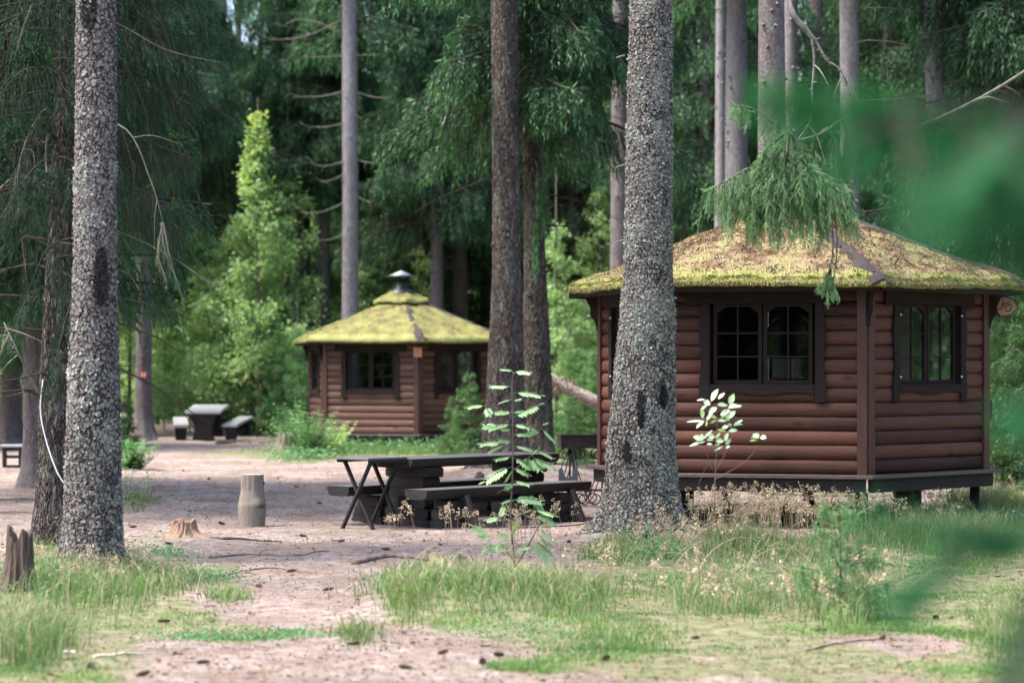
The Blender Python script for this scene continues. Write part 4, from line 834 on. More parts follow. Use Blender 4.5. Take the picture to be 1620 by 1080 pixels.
for px, d, ci, s in [(415, 61, 0, .62), (375, 60, 0, .5), (455, 59, 0, .55), (490, 66, 0, 1.0), (620, 60, 0, .85), (600, 64, 0, 1.1), (680, 62, 0, .8), (560, 68, 0, 1.2), (905, 40, 1, .38), (925, 42, 1, .42), (1600, 36, 1, 1.0), (1575, 41, 1, 1.1), (1625, 33, 1, .8),
                    (1640, 40, 0, .7), (760, 64, 0, .9), (250, 70, 0, .8), (320, 68, 0, .8), (25, 60, 0, .5), (80, 62, 0, .5), (1300, 60, 0, .9), (1000, 58, 0, .7), (1420, 52, 0, .8), (1540, 52, 0, .9), (200, 49, 1, .35), (190, 40, 1, .28)]:
    spruce(gr(px, d), YG[ci], LY, 6.4 if ci == 0 else 3.1, .06 if ci == 0 else .03, r_.uniform(0, 6), 'bushy young spruces at the wood edge', s, 'young_spruce', 'young spruce')
for px, d, s, l in [(742, 41.5, .50, 'low feathery young spruce growing beside the right wall of the small hut'), (785, 40, .40, 'low young spruce spreading around the foot of the twin trunks'), (715, 43.5, .36, 'tiny young spruce in front of the right facet of the small hut')]:
    spruce(gr(px, d), YG[1], l, 3.1, .03, r_.uniform(0, 6), None, s, 'young_spruce', 'young spruce')
# ================================================================== furniture and smaller things
M_tbl = m_wood('black_stained_timber', (.011, .009, .009), (.040, .034, .034), (3, 3, 9), .65, False, .25)
M_tbltop = m_wood('worn_sheen_top', (.075, .07, .07), (.20, .19, .19), (2, 12, 12), .32, False, .5)  # sky sheen on the worn tops is put into this paler colour
M_iron = m_simple('wrought_iron', (.018, .018, .02), .5, .3, 20, .5, .5)
M_rust = m_simple('heat_stained_steel', (.06, .045, .045), .5, .4, 12, .5, .5)
T0 = A([-1.04, 25.42, 0]); U = A([.66, .75, 0]) / math.hypot(.66, .75); Nn = A([U[1], -U[0], 0]); ZV = A([0, 0, 1.]); TR = math.atan2(U[1], U[0])
g0 = float(gz(T0[0], T0[1]))
def tl(u, n, z): return A([u, n, z])                   # furniture local frame: x along the table, y away from the camera side
def plank(mb, x0, x1, y, w, z, h, rough=.006, seed=0, edge=.012, mi=0):
    """hewn plank with a rounded underside and slightly wavy edges"""
    n = 24; xs = np.linspace(x0, x1, n); pr = [(-.5, 1), (.5, 1), (.5, .55), (.42, .12), (.25, 0), (-.25, 0), (-.42, .12), (-.5, .55)]
    V = []
    for i, x in enumerate(xs):
        wv = (vnoise(np.array([[x * 3, seed, 0], [x * 3, seed + 5, 1]])) - .5) * edge
        for a, b in pr: V.append((x, y + a * w + (wv[0] if a < 0 else wv[1]), z - h + b * h + (wv[0] * .4 if b < .5 else 0)))
    K = len(pr); q = [(i * K + j, i * K + (j + 1) % K, (i + 1) * K + (j + 1) % K, (i + 1) * K + j) for i in range(n - 1) for j in range(K)]
    mb.add(V, quads=q, mi=mi)
    for e, rv in ((0, 1), ((n - 1) * K, 0)): mb.add(A([V[e + j] for j in range(K)]), quads=[(0, 1, 2, 7), (2, 3, 6, 7), (3, 4, 5, 6)] if not rv else [(7, 2, 1, 0), (7, 6, 3, 2), (6, 5, 4, 3)])
def stack(root, x, y, widths, z0, h, t, name='leg'):
    mb = MB(); z = z0
    for i, w in enumerate(widths):
        n = 10; th = np.linspace(-math.pi / 2, math.pi / 2, 7); pr = [(w / 2 + .022 * math.cos(a), h / 2 * .98 * math.sin(a)) for a in th]; pr = pr + [(-a, -b) for a, b in pr]
        K = len(pr); V = [(x - t / 2, y + a, z + h / 2 + b) for a, b in pr] + [(x + t / 2, y + a, z + h / 2 + b) for a, b in pr] + [(x - t / 2 - .004, y, z + h / 2), (x + t / 2 + .004, y, z + h / 2)]
        mb.add(V, quads=[(j, K + j, K + (j + 1) % K, (j + 1) % K) for j in range(K)], tris=[(2 * K, j, (j + 1) % K) for j in range(K)] + [(2 * K + 1, K + (j + 1) % K, K + j) for j in range(K)], var=random.random()); z += h
    return mb.build(name, M_tbl, root, bevel=.004)
tb = thing('picnic_table', 'heavy black timber table of one long plank on stacked log legs', 'table', tuple(T0 + A([0, 0, g0])), TR)
m = MB()
for s in (-1, 1): plank(m, -.33, 2.02, s * .155, .30, .72, .095, seed=s)
m.build('tabletop', [M_tbl], tb, bevel=.006)
for s in (-1, 1):
    q = MB(); n = 20; xs = np.linspace(-.32, 2.01, n); V = [(x, s * .155 - .14, .7235) for x in xs] + [(x, s * .155 + .14, .7235) for x in xs]
    q.add(V, quads=[(i, i + 1, n + i + 1, n + i) for i in range(n - 1)]); q.build('worn_sheen', M_tbltop, tb.children[0])  # thin paler sheet over the black planks carries the sky sheen
for x in (.02, 1.7): stack(tb, x, 0, [.60, .58, .50, .44, .46, .56], -.02, .108, .26)
m = MB(); m.box((.86, 0, .27), (1.12, .035, .06)); m.build('stretcher', M_tbl, tb, bevel=.005)
benches = []
for s, l in ((-1, 'near half-log bench in front of the black picnic table, closest to the camera'), (1, 'far half-log bench on the other side of the black picnic table')):
    b = thing('bench', l, 'bench', tuple(T0 - Nn * s * .56 + A([0, 0, g0])), TR, 'half-log benches beside the picnic table')
    m = MB(); plank(m, -.55, 2.08, 0, .32, .42, .10, seed=7 + s); se = m.build('seat', M_tbl, b, bevel=.006)
    q = MB(); n = 16; xs = np.linspace(-.54, 2.07, n); q.add([(x, -.15, .4235) for x in xs] + [(x, .15, .4235) for x in xs], quads=[(i, i + 1, n + i + 1, n + i) for i in range(n - 1)]); q.build('worn_sheen', M_tbltop, se)
    for x in (.02, 1.72):
        stack(b, x, 0, [.40, .34, .26], -.02, .107, .28)
        mm = MB()
        for e in (-1, 1): mm.beam(A([x, e * .27, -.02]), A([x, e * .11, .31]), .20, .05, up=(1, 0, 0))
        mm.build('brace', M_tbl, b, bevel=.004)
    benches.append(b)
ft = thing('folding_table', 'thin folding side table on crossed legs standing at the end of the picnic table', 'table', tuple(T0 + U * -.62 + A([0, 0, g0])), TR)
m = MB(); m.box((.0, 0, .735), (.29, .235, .011)); m.build('tabletop', M_tbltop, ft, bevel=.004)
m = MB()
for s in (-1, 1): m.box((0, s * .225, .708), (.27, .012, .014))
m.build('rail', M_tbl, ft)
for x in (-.2, .2):
    for s in (-1, 1):
        o = MB().beam(A([x + s * .014, -.22 * s, -.01]), A([x + s * .014, .20 * s, .70]), .026, .042, up=(1, 0, 0)).build('leg', M_tbl, ft, bevel=.003)
# ---------------- brazier on scrolled iron stands
BZ = P(921, 802, 28.3); BZ[2] = float(gz(BZ[0], BZ[1])); bz = thing('grill_brazier', 'steel charcoal brazier box on scrolled wrought iron legs between trunk and hut', 'brazier', tuple(BZ), R(8))
m = MB()
for c, h in (((0, -.14, .755), (.27, .004, .075)), ((0, .14, .755), (.27, .004, .075)), ((-.27, 0, .755), (.004, .136, .075)), ((.27, 0, .755), (.004, .136, .075)), ((0, 0, .684), (.266, .136, .004))): m.box(c, h)
m.build('fire_box', M_rust, bz)
m = MB()
for c, h in (((0, -.149, .832), (.285, .012, .004)), ((0, .149, .832), (.285, .012, .004)), ((-.279, 0, .8325), (.006, .137, .004)), ((.279, 0, .8325), (.006, .137, .004))): m.box(c, h)
m.build('rim', M_rust, bz)
def spiral(c, r0, r1, a0, a1, n=26, ax=A([1., 0, 0]), az=ZV):
    t = np.linspace(0, 1, n); r = r0 + (r1 - r0) * t; a = a0 + (a1 - a0) * t
    return c + ax * (r * np.cos(a))[:, None] + az * (r * np.sin(a))[:, None]
for yy in (-.13, .13):
    for cx in (-.125, .26):
        m = MB(); c = A([cx, yy, 0])
        m.tube([c, c + ZV * .68], .011, 6)
        for s in (-1, 1):
            m.tube(spiral(c + A([s * .075, 0, .60]), .07, .02, math.pi / 2 + s * .2, math.pi / 2 - s * 7.2), .007, 5)
            m.tube(smoothpts([c + A([s * .012, 0, .66]), c + A([s * .05, 0, .42]), c + A([s * .14, 0, .16])], 6), .007, 5)
            m.tube(spiral(c + A([s * .125, 0, .10]), .095, .03, math.pi / 2 - s * .3, math.pi / 2 - s * 8.0), .008, 5)
        m.tube([c + A([-.2, 0, .185]), c + A([.2, 0, .185])], .007, 5)
        m.build('scroll_leg', M_iron, bz, True)
# the lyre shaped plate hanging from its end
m = MB(); th = np.linspace(0, math.pi, 13); hole = [(.07 * math.cos(a), .33 - .085 * math.sin(a)) for a in th][::-1]
top = np.array([(x, .36 - .03 * min(1, abs(abs(x) - .085) / .03) if abs(x) > .05 else .36 - .115 * math.sqrt(max(0, 1 - (x / .07) ** 2))) for x in np.linspace(-.11, .11, 23)])
bot = np.column_stack([top[:, 0], np.full(23, .16)]); 
hp = P(899, 768, 27.6); hs = thing('ash_shovel', 'grey steel plate with a curved cut-out leaning behind the near bench end', 'steel plate', (hp[0], hp[1], 0.14)); MB().strip(top, bot, A([0, 0, 0.]), A([1., 0, 0]), ZV, A([0, 1., 0]), .004).build('plate', m_simple('grey_steel', (.14, .15, .16), .45, .2, 8, .5, .5), hs)
MB().tube(smoothpts([(-.08, .0, .345), (-.05, 0, .44), (.05, 0, .44), (.08, 0, .345)], 6), .005, 5).build('handle', M_iron, hs)
MB().beam(A([0, .03, -.2]), A([0, .006, .2]), .03, .01, up=(0, 1, 0)).build('prop', M_iron, hs)
# ---------------- far picnic set, two tables' stools on the left
def farset(px, py, d, w, h, label, cat, name, tw, sc_=1.0, rz=0.0, depth=.5):
    p = gr(px, d); p[2] += .03; t = thing(name, label, cat, tuple(p), rz); t.rotation_euler.x = R(4.5 if cat == 'table' else 6)   # stands on ground that slopes towards the camera
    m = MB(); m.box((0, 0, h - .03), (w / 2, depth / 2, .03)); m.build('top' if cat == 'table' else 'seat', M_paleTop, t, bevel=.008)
    for y in (-depth / 2 + .12, depth / 2 - .12):
        q = MB(); zs = np.linspace(0, h - .062, 9); f = np.linspace(0, 1, 9); half = w * (.36 - tw * np.sin(f * math.pi) * .5 + .06 * f)
        q.strip(np.column_stack([-half, zs]), np.column_stack([half, zs]), A([0, y - .05, 0]), A([1., 0, 0]), ZV, A([0, 1., 0]), .10); q.build('leg', M_tbl, t, bevel=.01)
    m = MB(); m.box((0, 0, h * .35), (.03, depth / 2 - .17, .05)); m.build('stretcher', M_tbl, t)
    return t
M_paleTop = m_wood('sheen_plank_top', (.33, .33, .33), (.5, .5, .5), (2, 9, 9), .25, False, .6)  # pale grey stands in for the sky reflected in the tops
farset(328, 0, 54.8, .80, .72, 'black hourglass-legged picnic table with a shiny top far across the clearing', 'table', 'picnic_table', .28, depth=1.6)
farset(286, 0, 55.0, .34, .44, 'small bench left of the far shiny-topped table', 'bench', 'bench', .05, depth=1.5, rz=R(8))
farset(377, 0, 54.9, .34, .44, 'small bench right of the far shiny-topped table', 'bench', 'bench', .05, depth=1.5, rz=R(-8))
for px, d, h, l in ((20, 39.5, .38, 'little black stool with square cut-outs by the leftmost trunk'), (57, 43, .62, 'narrow black post table partly hidden behind the dark left trunk')):
    p = gr(px, d); t = thing('stool', l, 'stool', tuple(p), R(5)); w = .15 if h < .5 else .12
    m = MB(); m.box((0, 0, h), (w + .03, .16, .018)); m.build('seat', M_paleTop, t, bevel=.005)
    for x in (-w + .02, w - .02):
        m = MB(); m.box((x, 0, (h - .02) / 2), (.022 if h < .5 else .012, .13, (h - .02) / 2)); m.build('leg', M_tbl, t)
    m = MB()
    for z in (.04, .2, h - .055): m.box((0, 0, z), (w - .045, .12, .022))
    m.build('crosspiece', M_tbl, t)
# ---------------- upright log seat
M_old = m_wood('bleached_log', (.10, .08, .066), (.33, .28, .24), (30, 30, 2.0), .8, True, .2)
M_end = m_wood('sawn_end', (.36, .32, .24), (.52, .47, .37), (9, 9, 9), .8, False, .2)
p = G(399, 832); p[2] = float(gz(p[0], p[1])); t = thing('log_stool', 'upright bleached log with a swollen waist standing alone on the bare ground', 'log', tuple(p))
zs = np.linspace(-.04, .535, 60); f = (zs + .04) / .575; rr = np.interp(f, [0, .12, .3, .45, .6, .72, 1], [.130, .132, .142, .146, .130, .120, .119]); n = 48; th = np.arange(n) * 2 * math.pi / n
T, Z = np.meshgrid(th, zs); Q = np.stack([np.cos(T) * 3, np.sin(T) * 3, Z * 2], -1).reshape(-1, 3); r2 = rr[:, None] + ((fbm(Q, 3, 4) - .45) * .022).reshape(T.shape) + ((vnoise(Q * A([5, 5, .4]), 8) - .5) * .007).reshape(T.shape) + .014 * np.exp(-((T - 5.3) ** 2 + ((Z - .24) * 9) ** 2) * 6)
i = np.arange(59)[:, None] * n; j = np.arange(n)[None]; k_ = (j + 1) % n
MB().add(np.stack([r2 * np.cos(T), r2 * np.sin(T), Z], -1), quads=np.stack([i + j, i + k_, i + n + k_, i + n + j], -1).reshape(-1, 4)).build('log', M_old, t, True)
tp = np.stack([r2[-1] * np.cos(th), r2[-1] * np.sin(th), np.full(n, .535)], -1); MB().add(np.vstack([tp, [[0, 0, .537]]]), tris=[(n, a, (a + 1) % n) for a in range(n)]).build('sawn_top', M_end, t)
MB().tube([(.105, -.03, .44), (.135, -.04, .445)], A([.012, .008]), 6).build('knot', M_black, t)
# ---------------- rotten stump with orange wood, dark snag, stump by the bush
def snag(name, label, p, r, h, mat, seed, n=56, m=26, teeth=.5, flare=.5, cat='stump'):
    p = on(p); z = np.linspace(-.06, 1, m); th = np.arange(n) * 2 * math.pi / n; T, Z = np.meshgrid(th, z)
    q = np.stack([np.cos(T) * 2.2, np.sin(T) * 2.2, Z * 0], -1).reshape(-1, 3); hh = (h * (1 - teeth + teeth * 2.0 * (fbm(q, 4, seed) - .1))).reshape(T.shape); hh = np.clip(hh, .1 * h, 1.25 * h)
    rr = r * (1 + flare * np.exp(-np.maximum(Z, 0) * 4.5) * (.35 + .65 * (np.cos(T * 4 + seed) > .2)) - .22 * Z) + ((fbm(np.stack([np.cos(T) * 5, np.sin(T) * 5, Z * 1.2], -1).reshape(-1, 3), 4, seed + 3) - .45) * r * .55).reshape(T.shape)
    V = [np.stack([rr * np.cos(T), rr * np.sin(T), Z * hh], -1)]
    for f, dz in ((.82, -.02), (.5, -.25), (.0, -.35)): V.append(np.stack([rr[-1:] * f * np.cos(T[-1:]), rr[-1:] * f * np.sin(T[-1:]), hh[-1:] * (1 + dz) if f > .6 else hh[-1:] * .2 + h * (.8 + dz)], -1))
    V = np.concatenate(V, 0); mm = len(V); i = np.arange(mm - 1)[:, None] * n; j = np.arange(n)[None]; k = (j + 1) % n
    o = MB().add(V, quads=np.stack([i + j, i + k, i + n + k, i + n + j], -1).reshape(-1, 4)).build(name, mat, None, False); o.location = p; tag(o, label, cat); return o
M_rot = m_wood('rotten_orange_wood', (.13, .075, .05), (.40, .265, .185), (22, 22, 4), .9, False, .1)
M_snag = m_wood('weathered_snag', (.035, .025, .02), (.16, .12, .10), (16, 16, 1.5), .9, False, .1)
snag('rotten_stump', 'broken stump of crumbling orange wood on the bare ground', G(291, 860), .12, .16, M_rot, 52, flare=1.3, teeth=.32)
snag('dark_snag', 'dark splintered stump at the lower left edge in the grass', G(30, 952), .11, .40, M_snag, 40, teeth=.35, flare=.5)
snag('stump', 'greyish cut stump half hidden by the bush left of the small hut', gr(452, 46), .19, .40, m_wood('old_stump', (.10, .08, .06), (.26, .22, .17), (12, 12, 2), .9, False, .1), 12, teeth=.15)
snag('mossy_stump', 'low decayed mossy stump in the grass beside the rowan sapling', G(705, 920), .13, .13, m_wood('mossy_rot', (.12, .10, .05), (.36, .33, .2), (12, 12, 3), .9, False, .1), 17, teeth=.7, flare=.9)
# roots and sticks lying on the ground
M_root = m_simple('surface_root', (.16, .115, .095), .9, .4, 14)
def lying(label, pp, r, mat=M_root, name='tree_root', cat='root', taper=.3, lift=.4):
    c = smoothpts([G(a, b) for a, b in pp], 10); c = A([on(q) for q in c]); c[:, 2] += r * lift; r_ = np.random.default_rng(int(pp[0][0])); c[:, 2] += r_.normal(0, r * .12, len(c)); t = np.linspace(0, 1, len(c))
    return tag(MB().tube(c, r * (1 - (1 - taper) * t), 7).build(name, mat, None, True), label, cat)
lying('long thin root running right from the orange rotten stump', [(318, 856), (345, 862), (400, 858), (445, 855)], .022)
lying('twin dark roots crossing bare soil left of the rowan', [(560, 893), (620, 884), (690, 888), (735, 884)], .028)
lying('short exposed root above the mossy stump', [(330, 880), (400, 876), (470, 879), (520, 870)], .012)
lying('slim root ridge crossing the path below the log seat', [(250, 905), (330, 912), (420, 902), (500, 905)], .012)
lying('pale stick lying in the grass at lower left', [(148, 1040), (190, 1036), (240, 1033)], .014, M_end, 'stick', 'stick')
lying('thin pale stick across the path below the stump', [(345, 900), (400, 893), (470, 891), (520, 893)], .005, M_end, 'stick', 'stick')
lying('brown stick lying among grass at the lower right', [(1275, 1028), (1340, 1016), (1400, 1010)], .012, M_root, 'stick', 'stick')
lying('root humped over the soil by the far picnic bench', [(345, 702), (372, 699), (398, 700)], .06, M_root)
lying('root spreading from the fused twin trunks towards the table', [(760, 768), (742, 776), (700, 781)], .06, M_bark_old)
c = smoothpts([A([.02, .0, .02]) + G(966, 812), G(958, 822) + ZV * .03, G(935, 832) + ZV * .012, G(905, 838) + ZV * .012, G(820, 842) + ZV * .012], 8); c[:, 2] += .035
tag(MB().tube(c, .007, 6).build('cable', M_black), 'thin black cable running on the ground to the lichened trunk', 'cable')
# fallen broken trunk behind
q = [P(866, 596, 41), P(905, 618, 41), P(950, 640, 41), P(1010, 672, 41)]
ft2 = thing('fallen_trunk', 'fallen broken trunk with torn orange wood slanting down behind the brazier', 'fallen tree', tuple(q[0]))
MB().tube([a - q[0] for a in smoothpts(q, 6)], np.linspace(.10, .13, 19), 12).build('trunk', m_bark('fallen_bark', (.2, .15, .12), (.42, .35, .3), (.4, .38, .33), .4, .6), ft2, True)
r_ = np.random.default_rng(3); m = MB()
for k in range(26):
    a = A([r_.uniform(.0, .45), r_.uniform(-.08, .08), r_.uniform(-.22, .05)]); m.tube([a, a + A([r_.uniform(-.12, .05), 0, r_.uniform(-.22, -.05)])], A([.03, .004]), 4)
m.build('torn_wood', M_rot, ft2)
# number sign hanging at the eave
sp_ = P(1592, 486, 26.3); sgn = thing('number_sign', 'small slice of wood with dark bark rim carved N5 hanging under the right eave tip', 'sign', tuple(sp_), R(8))
ol = A([(-.125, .02), (-.115, .065), (-.075, .10), (-.03, .125), (.01, .115), (.045, .095), (.09, .08), (.11, .04), (.138, -.005), (.115, -.03), (.08, -.05), (.05, -.085), (-.02, -.10), (-.07, -.10), (-.10, -.06), (-.12, -.03)])
MB().prism(ol * 1.06, (0, .006, 0), (1, 0, 0), (0, 0, 1), (0, 1, 0), .022).build('bark_rim', M_black, sgn, bevel=.003)
MB().prism(ol * .92, (0, -.004, 0), (1, 0, 0), (0, 0, 1), (0, 1, 0), .01).build('wood_face', m_wood('sign_wood', (.27, .14, .10), (.44, .27, .20), (6, 6, 14), .6, False), sgn, bevel=.002)
m = MB(); ink = lambda pts, r=.0042: m.tube([A([a, -.006, b]) for a, b in pts], r, 5)
ink([(-.085, .0), (-.075, -.028), (-.062, -.03), (-.05, .0), (-.035, .06), (-.03, .072)]); ink([(-.035, .06), (-.028, .02), (-.012, -.012), (.0, .01), (.004, .05), (.002, .058)])
ink([(.055, .058), (.022, .056), (.018, .02)]); ink(smoothpts([A([.018, .02]), A([.042, .028]), A([.058, .005]), A([.045, -.03]), A([.015, -.045]), A([-.008, -.035]), A([-.006, -.022])], 5).tolist(), .005)
m.build('lettering', M_black, sgn)
MB().tube([(0, .01, .10), (0, .01, .30)], .003, 5).build('hanger', M_iron, sgn)
# little wooden plate on the corner of the small hut
sp_ = P(661, 557, 47.75); pl = thing('name_plate', 'little orange wooden plate fixed to the corner post of the small hut', 'sign', tuple(sp_), R(-18))
MB().box((0, 0, 0), (.085, .012, .095)).build('board', m_wood('orange_board', (.25, .10, .05), (.42, .2, .11), (8, 8, 8), .5, False), pl, bevel=.006)
m = MB()
for z in (.04, .0, -.04): m.tube([(-.04, -.0135, z), (0, -.0135, z + .015), (.04, -.0135, z)], .004, 5)
m.build('carving', M_black, pl)
# red mushroom-coloured clump of rotten wood beyond the hut
snag('rotten_stump', 'small reddish rotten stump on bare soil right of the large hut', gr(1590, 39), .10, .24, m_wood('red_rot', (.16, .06, .04), (.38, .2, .14), (12, 12, 2), .9, False, .1), 23, teeth=.5, flare=.8)
lb = P(1566, 648, 26.25); o_ = tag(MB().box((0, 0, 0), (.02, .05, .10)).build('utility_box', M_black, None, bevel=.006), 'small black box fixed to the right corner of the large hut', 'box'); o_.location = lb
# ================================================================== hanging bough in front of the roof
r_ = np.random.default_rng(41)
OW = gr(1900, 23.5)
own = thing('spruce_tree', 'spruce standing outside the photo whose drooping bough hangs in front of the mossy roof', 'spruce', OW)
tb_ = trunk_mesh([(0, 0, 0, .26), (1, 0, 0, .21), (6, 0, 0, .17)], 20, 24, seg=.2, flare=.4, seed=60); tb_.build('trunk', M_bark_far, own, True)
cc_ = put('crown', CRHI, own)
D = 22.0
def rr_(*pp): return [P(a, b, D + (c[0] if c else 0)) - OW for a, b, *c in pp]
stub([(-.1, 0, 8.2)] + rr_((1500, -260, .6), (1330, -90, .2), (1252, 0), (1278, 50), (1290, 64)), .05, .018, own, M_dead, 'limb', nub=26, seed=4, n=7)
stub(rr_((1290, 64), (1308, 95), (1330, 112), (1348, 158)), .015, .006, own, M_dead, 'limb', twigs=4, nub=22, seed=5)
stub(rr_((1284, 58), (1288, 95), (1285, 140), (1282, 190), (1262, 222)), .013, .008, own, M_dead, 'limb', twigs=3, nub=14, seed=6)
stub(rr_((1262, 222), (1290, 215), (1310, 205), (1340, 190, .2), (1430, 205, .5), (1560, 150, .8), (1700, 60, 1)), .010, .016, own, M_dead, 'limb', twigs=5, seed=8)
MH = [m_leaf('grey_green_needles', (.055, .14, .065), (.30, .46, .22), .35, .5, .4), M_twig]
hb = [([(1262, 222), (1242, 208), (1215, 190), (1192, 172), (1165, 168)], .14, 60, .12),
      ([(1245, 210), (1215, 235), (1190, 262), (1160, 280), (1122, 302)], .30, 110, .16), ([(1250, 212), (1232, 240), (1215, 270), (1185, 300), (1150, 310)], .36, 110, .16),
      ([(1255, 215), (1262, 245), (1285, 268), (1310, 285), (1338, 302)], .34, 110, .16), ([(1250, 212), (1246, 245), (1240, 275), (1232, 300)], .50, 120, .22),
      ([(1256, 214), (1275, 250), (1292, 290), (1300, 320)], .40, 110, .18), ([(1300, 270), (1322, 300), (1335, 325), (1350, 350)], .22, 90, .12), ([(1252, 212), (1262, 250), (1268, 290)], .50, 120, .22),
      ([(1250, 215), (1225, 255), (1205, 290), (1195, 318)], .38, 100, .18), ([(1240, 212), (1222, 225), (1208, 240)], .40, 90, .12)]
for q, (pp, hg, dn, sd_) in enumerate(hb):
    o = spray(own, rr_(*[(a, b, r_.uniform(-.15, .15)) for a, b in pp]), 'bough', MH, sl=.08, sw=.034, K=11, hang=hg * 1.55, dens=dn * .6, side=sd_, r0=.007, seed=600 + q, vb=.5, spacing=.02)
for q, (pp, hg) in enumerate([([(1305, 300), (1316, 350), (1317, 400), (1308, 440)], .08), ([(1308, 300), (1322, 350), (1324, 400), (1318, 445)], .08)]):
    spray(own, rr_(*pp), 'bough', [m_leaf('sparse_needles', (.06, .09, .05), (.16, .2, .12), .2), M_dead], sl=.045, sw=.018, K=6, hang=.06, dens=46, side=.03, seed=640 + q)
for q, (a, b) in enumerate([(1300, 462), (1309, 476), (1318, 470), (1326, 468), (1294, 455)]):
    spray(own, rr_((1314, 425), (1310 + (a - 1310) * .4, 446), (a, b)), 'bough', [MH[0], M_twig], sl=.05, sw=.026, K=9, hang=.05, dens=80, side=.02, seed=650 + q, vb=.8, spacing=.02)
for q, pp in enumerate([[(1330, 180), (1340, 220), (1335, 270), (1350, 320)], [(1345, 170), (1370, 200), (1385, 260)], [(1300, 195), (1320, 220), (1330, 260)]]):
    spray(own, [P(a, b, 24.5) - OW for a, b in pp], 'bough', sl=.07, sw=.026, K=7, hang=.45, dens=70, side=.2, seed=660 + q, vb=.45)
# ------------------------------------------------------------------ blurred young spruce right beside the camera
FB = A([1.65, 2.95, 0]); FB[2] = -.05
nf = thing('young_spruce', 'young spruce right beside the camera, its out-of-focus sprays crossing the right edge', 'young spruce', FB)
MB().tube([(0, 0, -.1), (.02, 0, 1), (0, .02, 2), (0, 0, 2.9)], A([.035, .03, .02, .006]), 10).build('trunk', M_twig, nf, True)
MF = [m_leaf('fresh_needles', (.006, .055, .024), (.03, .19, .062), .35, .5, .35, (1.1, 1.6, .8)), M_twig]
fr_ = np.random.default_rng(8)
def near(pp, d0, d1, hang=.05, dens=170, side=.03, vb=.5, K=11, sl=.035, sw=.024, seed=0):
    n = len(pp); pts = [P(a, b, d0 + (d1 - d0) * i / (n - 1)) - FB for i, (a, b) in enumerate(pp)]
    spray(nf, pts, 'branch', MF, sl=sl, sw=sw, K=K, hang=hang, dens=dens, side=side, r0=.004, seed=seed, vb=vb, spacing=.012)
near([(1750, 165), (1500, 172), (1350, 160), (1222, 142)], 2.9, 2.6, .03, 120, .03, .8, seed=1)
near([(1750, 180), (1600, 185), (1480, 178), (1350, 168)], 2.9, 2.7, .05, 80, .04, .45, seed=2)
near([(1480, 178), (1420, 190), (1360, 220), (1318, 262)], 2.75, 2.6, .03, 60, .02, .7, seed=3)
near([(1700, 180), (1600, 215), (1530, 265), (1490, 310)], 2.8, 2.5, .06, 90, .035, .6, seed=4)
near([(1700, 190), (1640, 230), (1600, 270), (1580, 300)], 2.8, 2.6, .06, 90, .04, .4, seed=5)
near([(1740, 250), (1680, 290), (1640, 340), (1625, 390)], 2.8, 2.6, .03, 80, .02, .4, seed=6)
near([(1420, 175), (1440, 230), (1448, 290), (1445, 350)], 2.7, 2.6, .02, 70, .015, .6, seed=12)
near([(1540, 190), (1535, 250), (1545, 330), (1540, 380)], 2.8, 2.6, .02, 80, .02, .5, seed=13)
near([(1700, 640), (1640, 635), (1590, 648)], 2.8, 2.6, .01, 50, .012, .8, seed=7)
near([(1750, 800), (1600, 838), (1500, 822), (1400, 812)], 2.9, 2.6, .01, 70, .012, .55, seed=8)
near([(1580, 845), (1530, 858), (1480, 905), (1420, 948)], 2.8, 2.55, .008, 80, .012, .5, seed=9)
near([(1760, 900), (1670, 940), (1625, 1000), (1605, 1080), (1600, 1150)], 2.8, 2.55, .03, 130, .025, .3, seed=10)
# ================================================================== saplings
M_rowan = m_leaf('rowan_leaf', (.12, .25, .10), (.42, .57, .32), .35, .4, .5)
def leafblade(mb, p, d, nrm_, L, w, var, n=4):
    """one leaf with a midrib fold, pointed oval"""
    d = d / np.linalg.norm(d); s = np.cross(nrm_, d); s = s / max(np.linalg.norm(s), 1e-6); up = np.cross(d, s); V = []; F_ = []
    prof = [0, .75, 1, .7, 0]
    for i, f in enumerate(np.linspace(0, 1, 5)):
        c = p + d * L * f - up * L * .12 * f * f; V += [c - s * w / 2 * prof[i] + up * w * .12 * prof[i], c, c + s * w / 2 * prof[i] + up * w * .12 * prof[i]]
    for i in range(4): F_ += [(3 * i, 3 * i + 1, 3 * i + 4, 3 * i + 3), (3 * i + 1, 3 * i + 2, 3 * i + 5, 3 * i + 4)]
    mb.add(V, quads=F_, var=var)
def pinnate(root, b, tip, var, pairs=6, lw=.42, roll=0.0, droop=.1):
    b = A(b); tip = A(tip); d = tip - b; L = np.linalg.norm(d); d /= L; n = A([0, -.28, 1.]) + A([roll * .6, 0, 0]); s = np.cross(n, d); s /= np.linalg.norm(s); up = np.cross(d, s); mb = MB(); t = np.linspace(0, 1, 8)
    rib = b + d * (t * L)[:, None] - ZV * (droop * L * t * t)[:, None]; mb.tube(rib, .0014, 4, cap=False)
    for i in range(pairs):
        f = .22 + .78 * i / pairs; c = b + d * f * L - ZV * droop * L * f * f; ll = L * lw * (.65 + .5 * math.sin(math.pi * (.25 + .6 * i / pairs)))
        for q in (-1, 1): leafblade(mb, c, s * q * 1.0 + d * .45 - up * .12, up + s * q * .25, ll * r_.uniform(.8, 1.15), ll * .30, np.clip(var + r_.normal(0, .12), 0, 1))
    leafblade(mb, tip - ZV * droop * L - d * .005, d, up, L * lw * .8, L * lw * .3, var); mb.build('leaf', M_rowan, root, True)
RB = on(G(814, 914)); rd = RB[1]
row = thing('rowan_sapling', 'slender rowan sapling with feathery leaves growing in front of the picnic table', 'sapling', RB)
q_ = lambda a, b, c=0.0: P(a, b, rd + c) - RB
M_rst = m_simple('rowan_stem', (.14, .10, .085), .7, .3, 15)
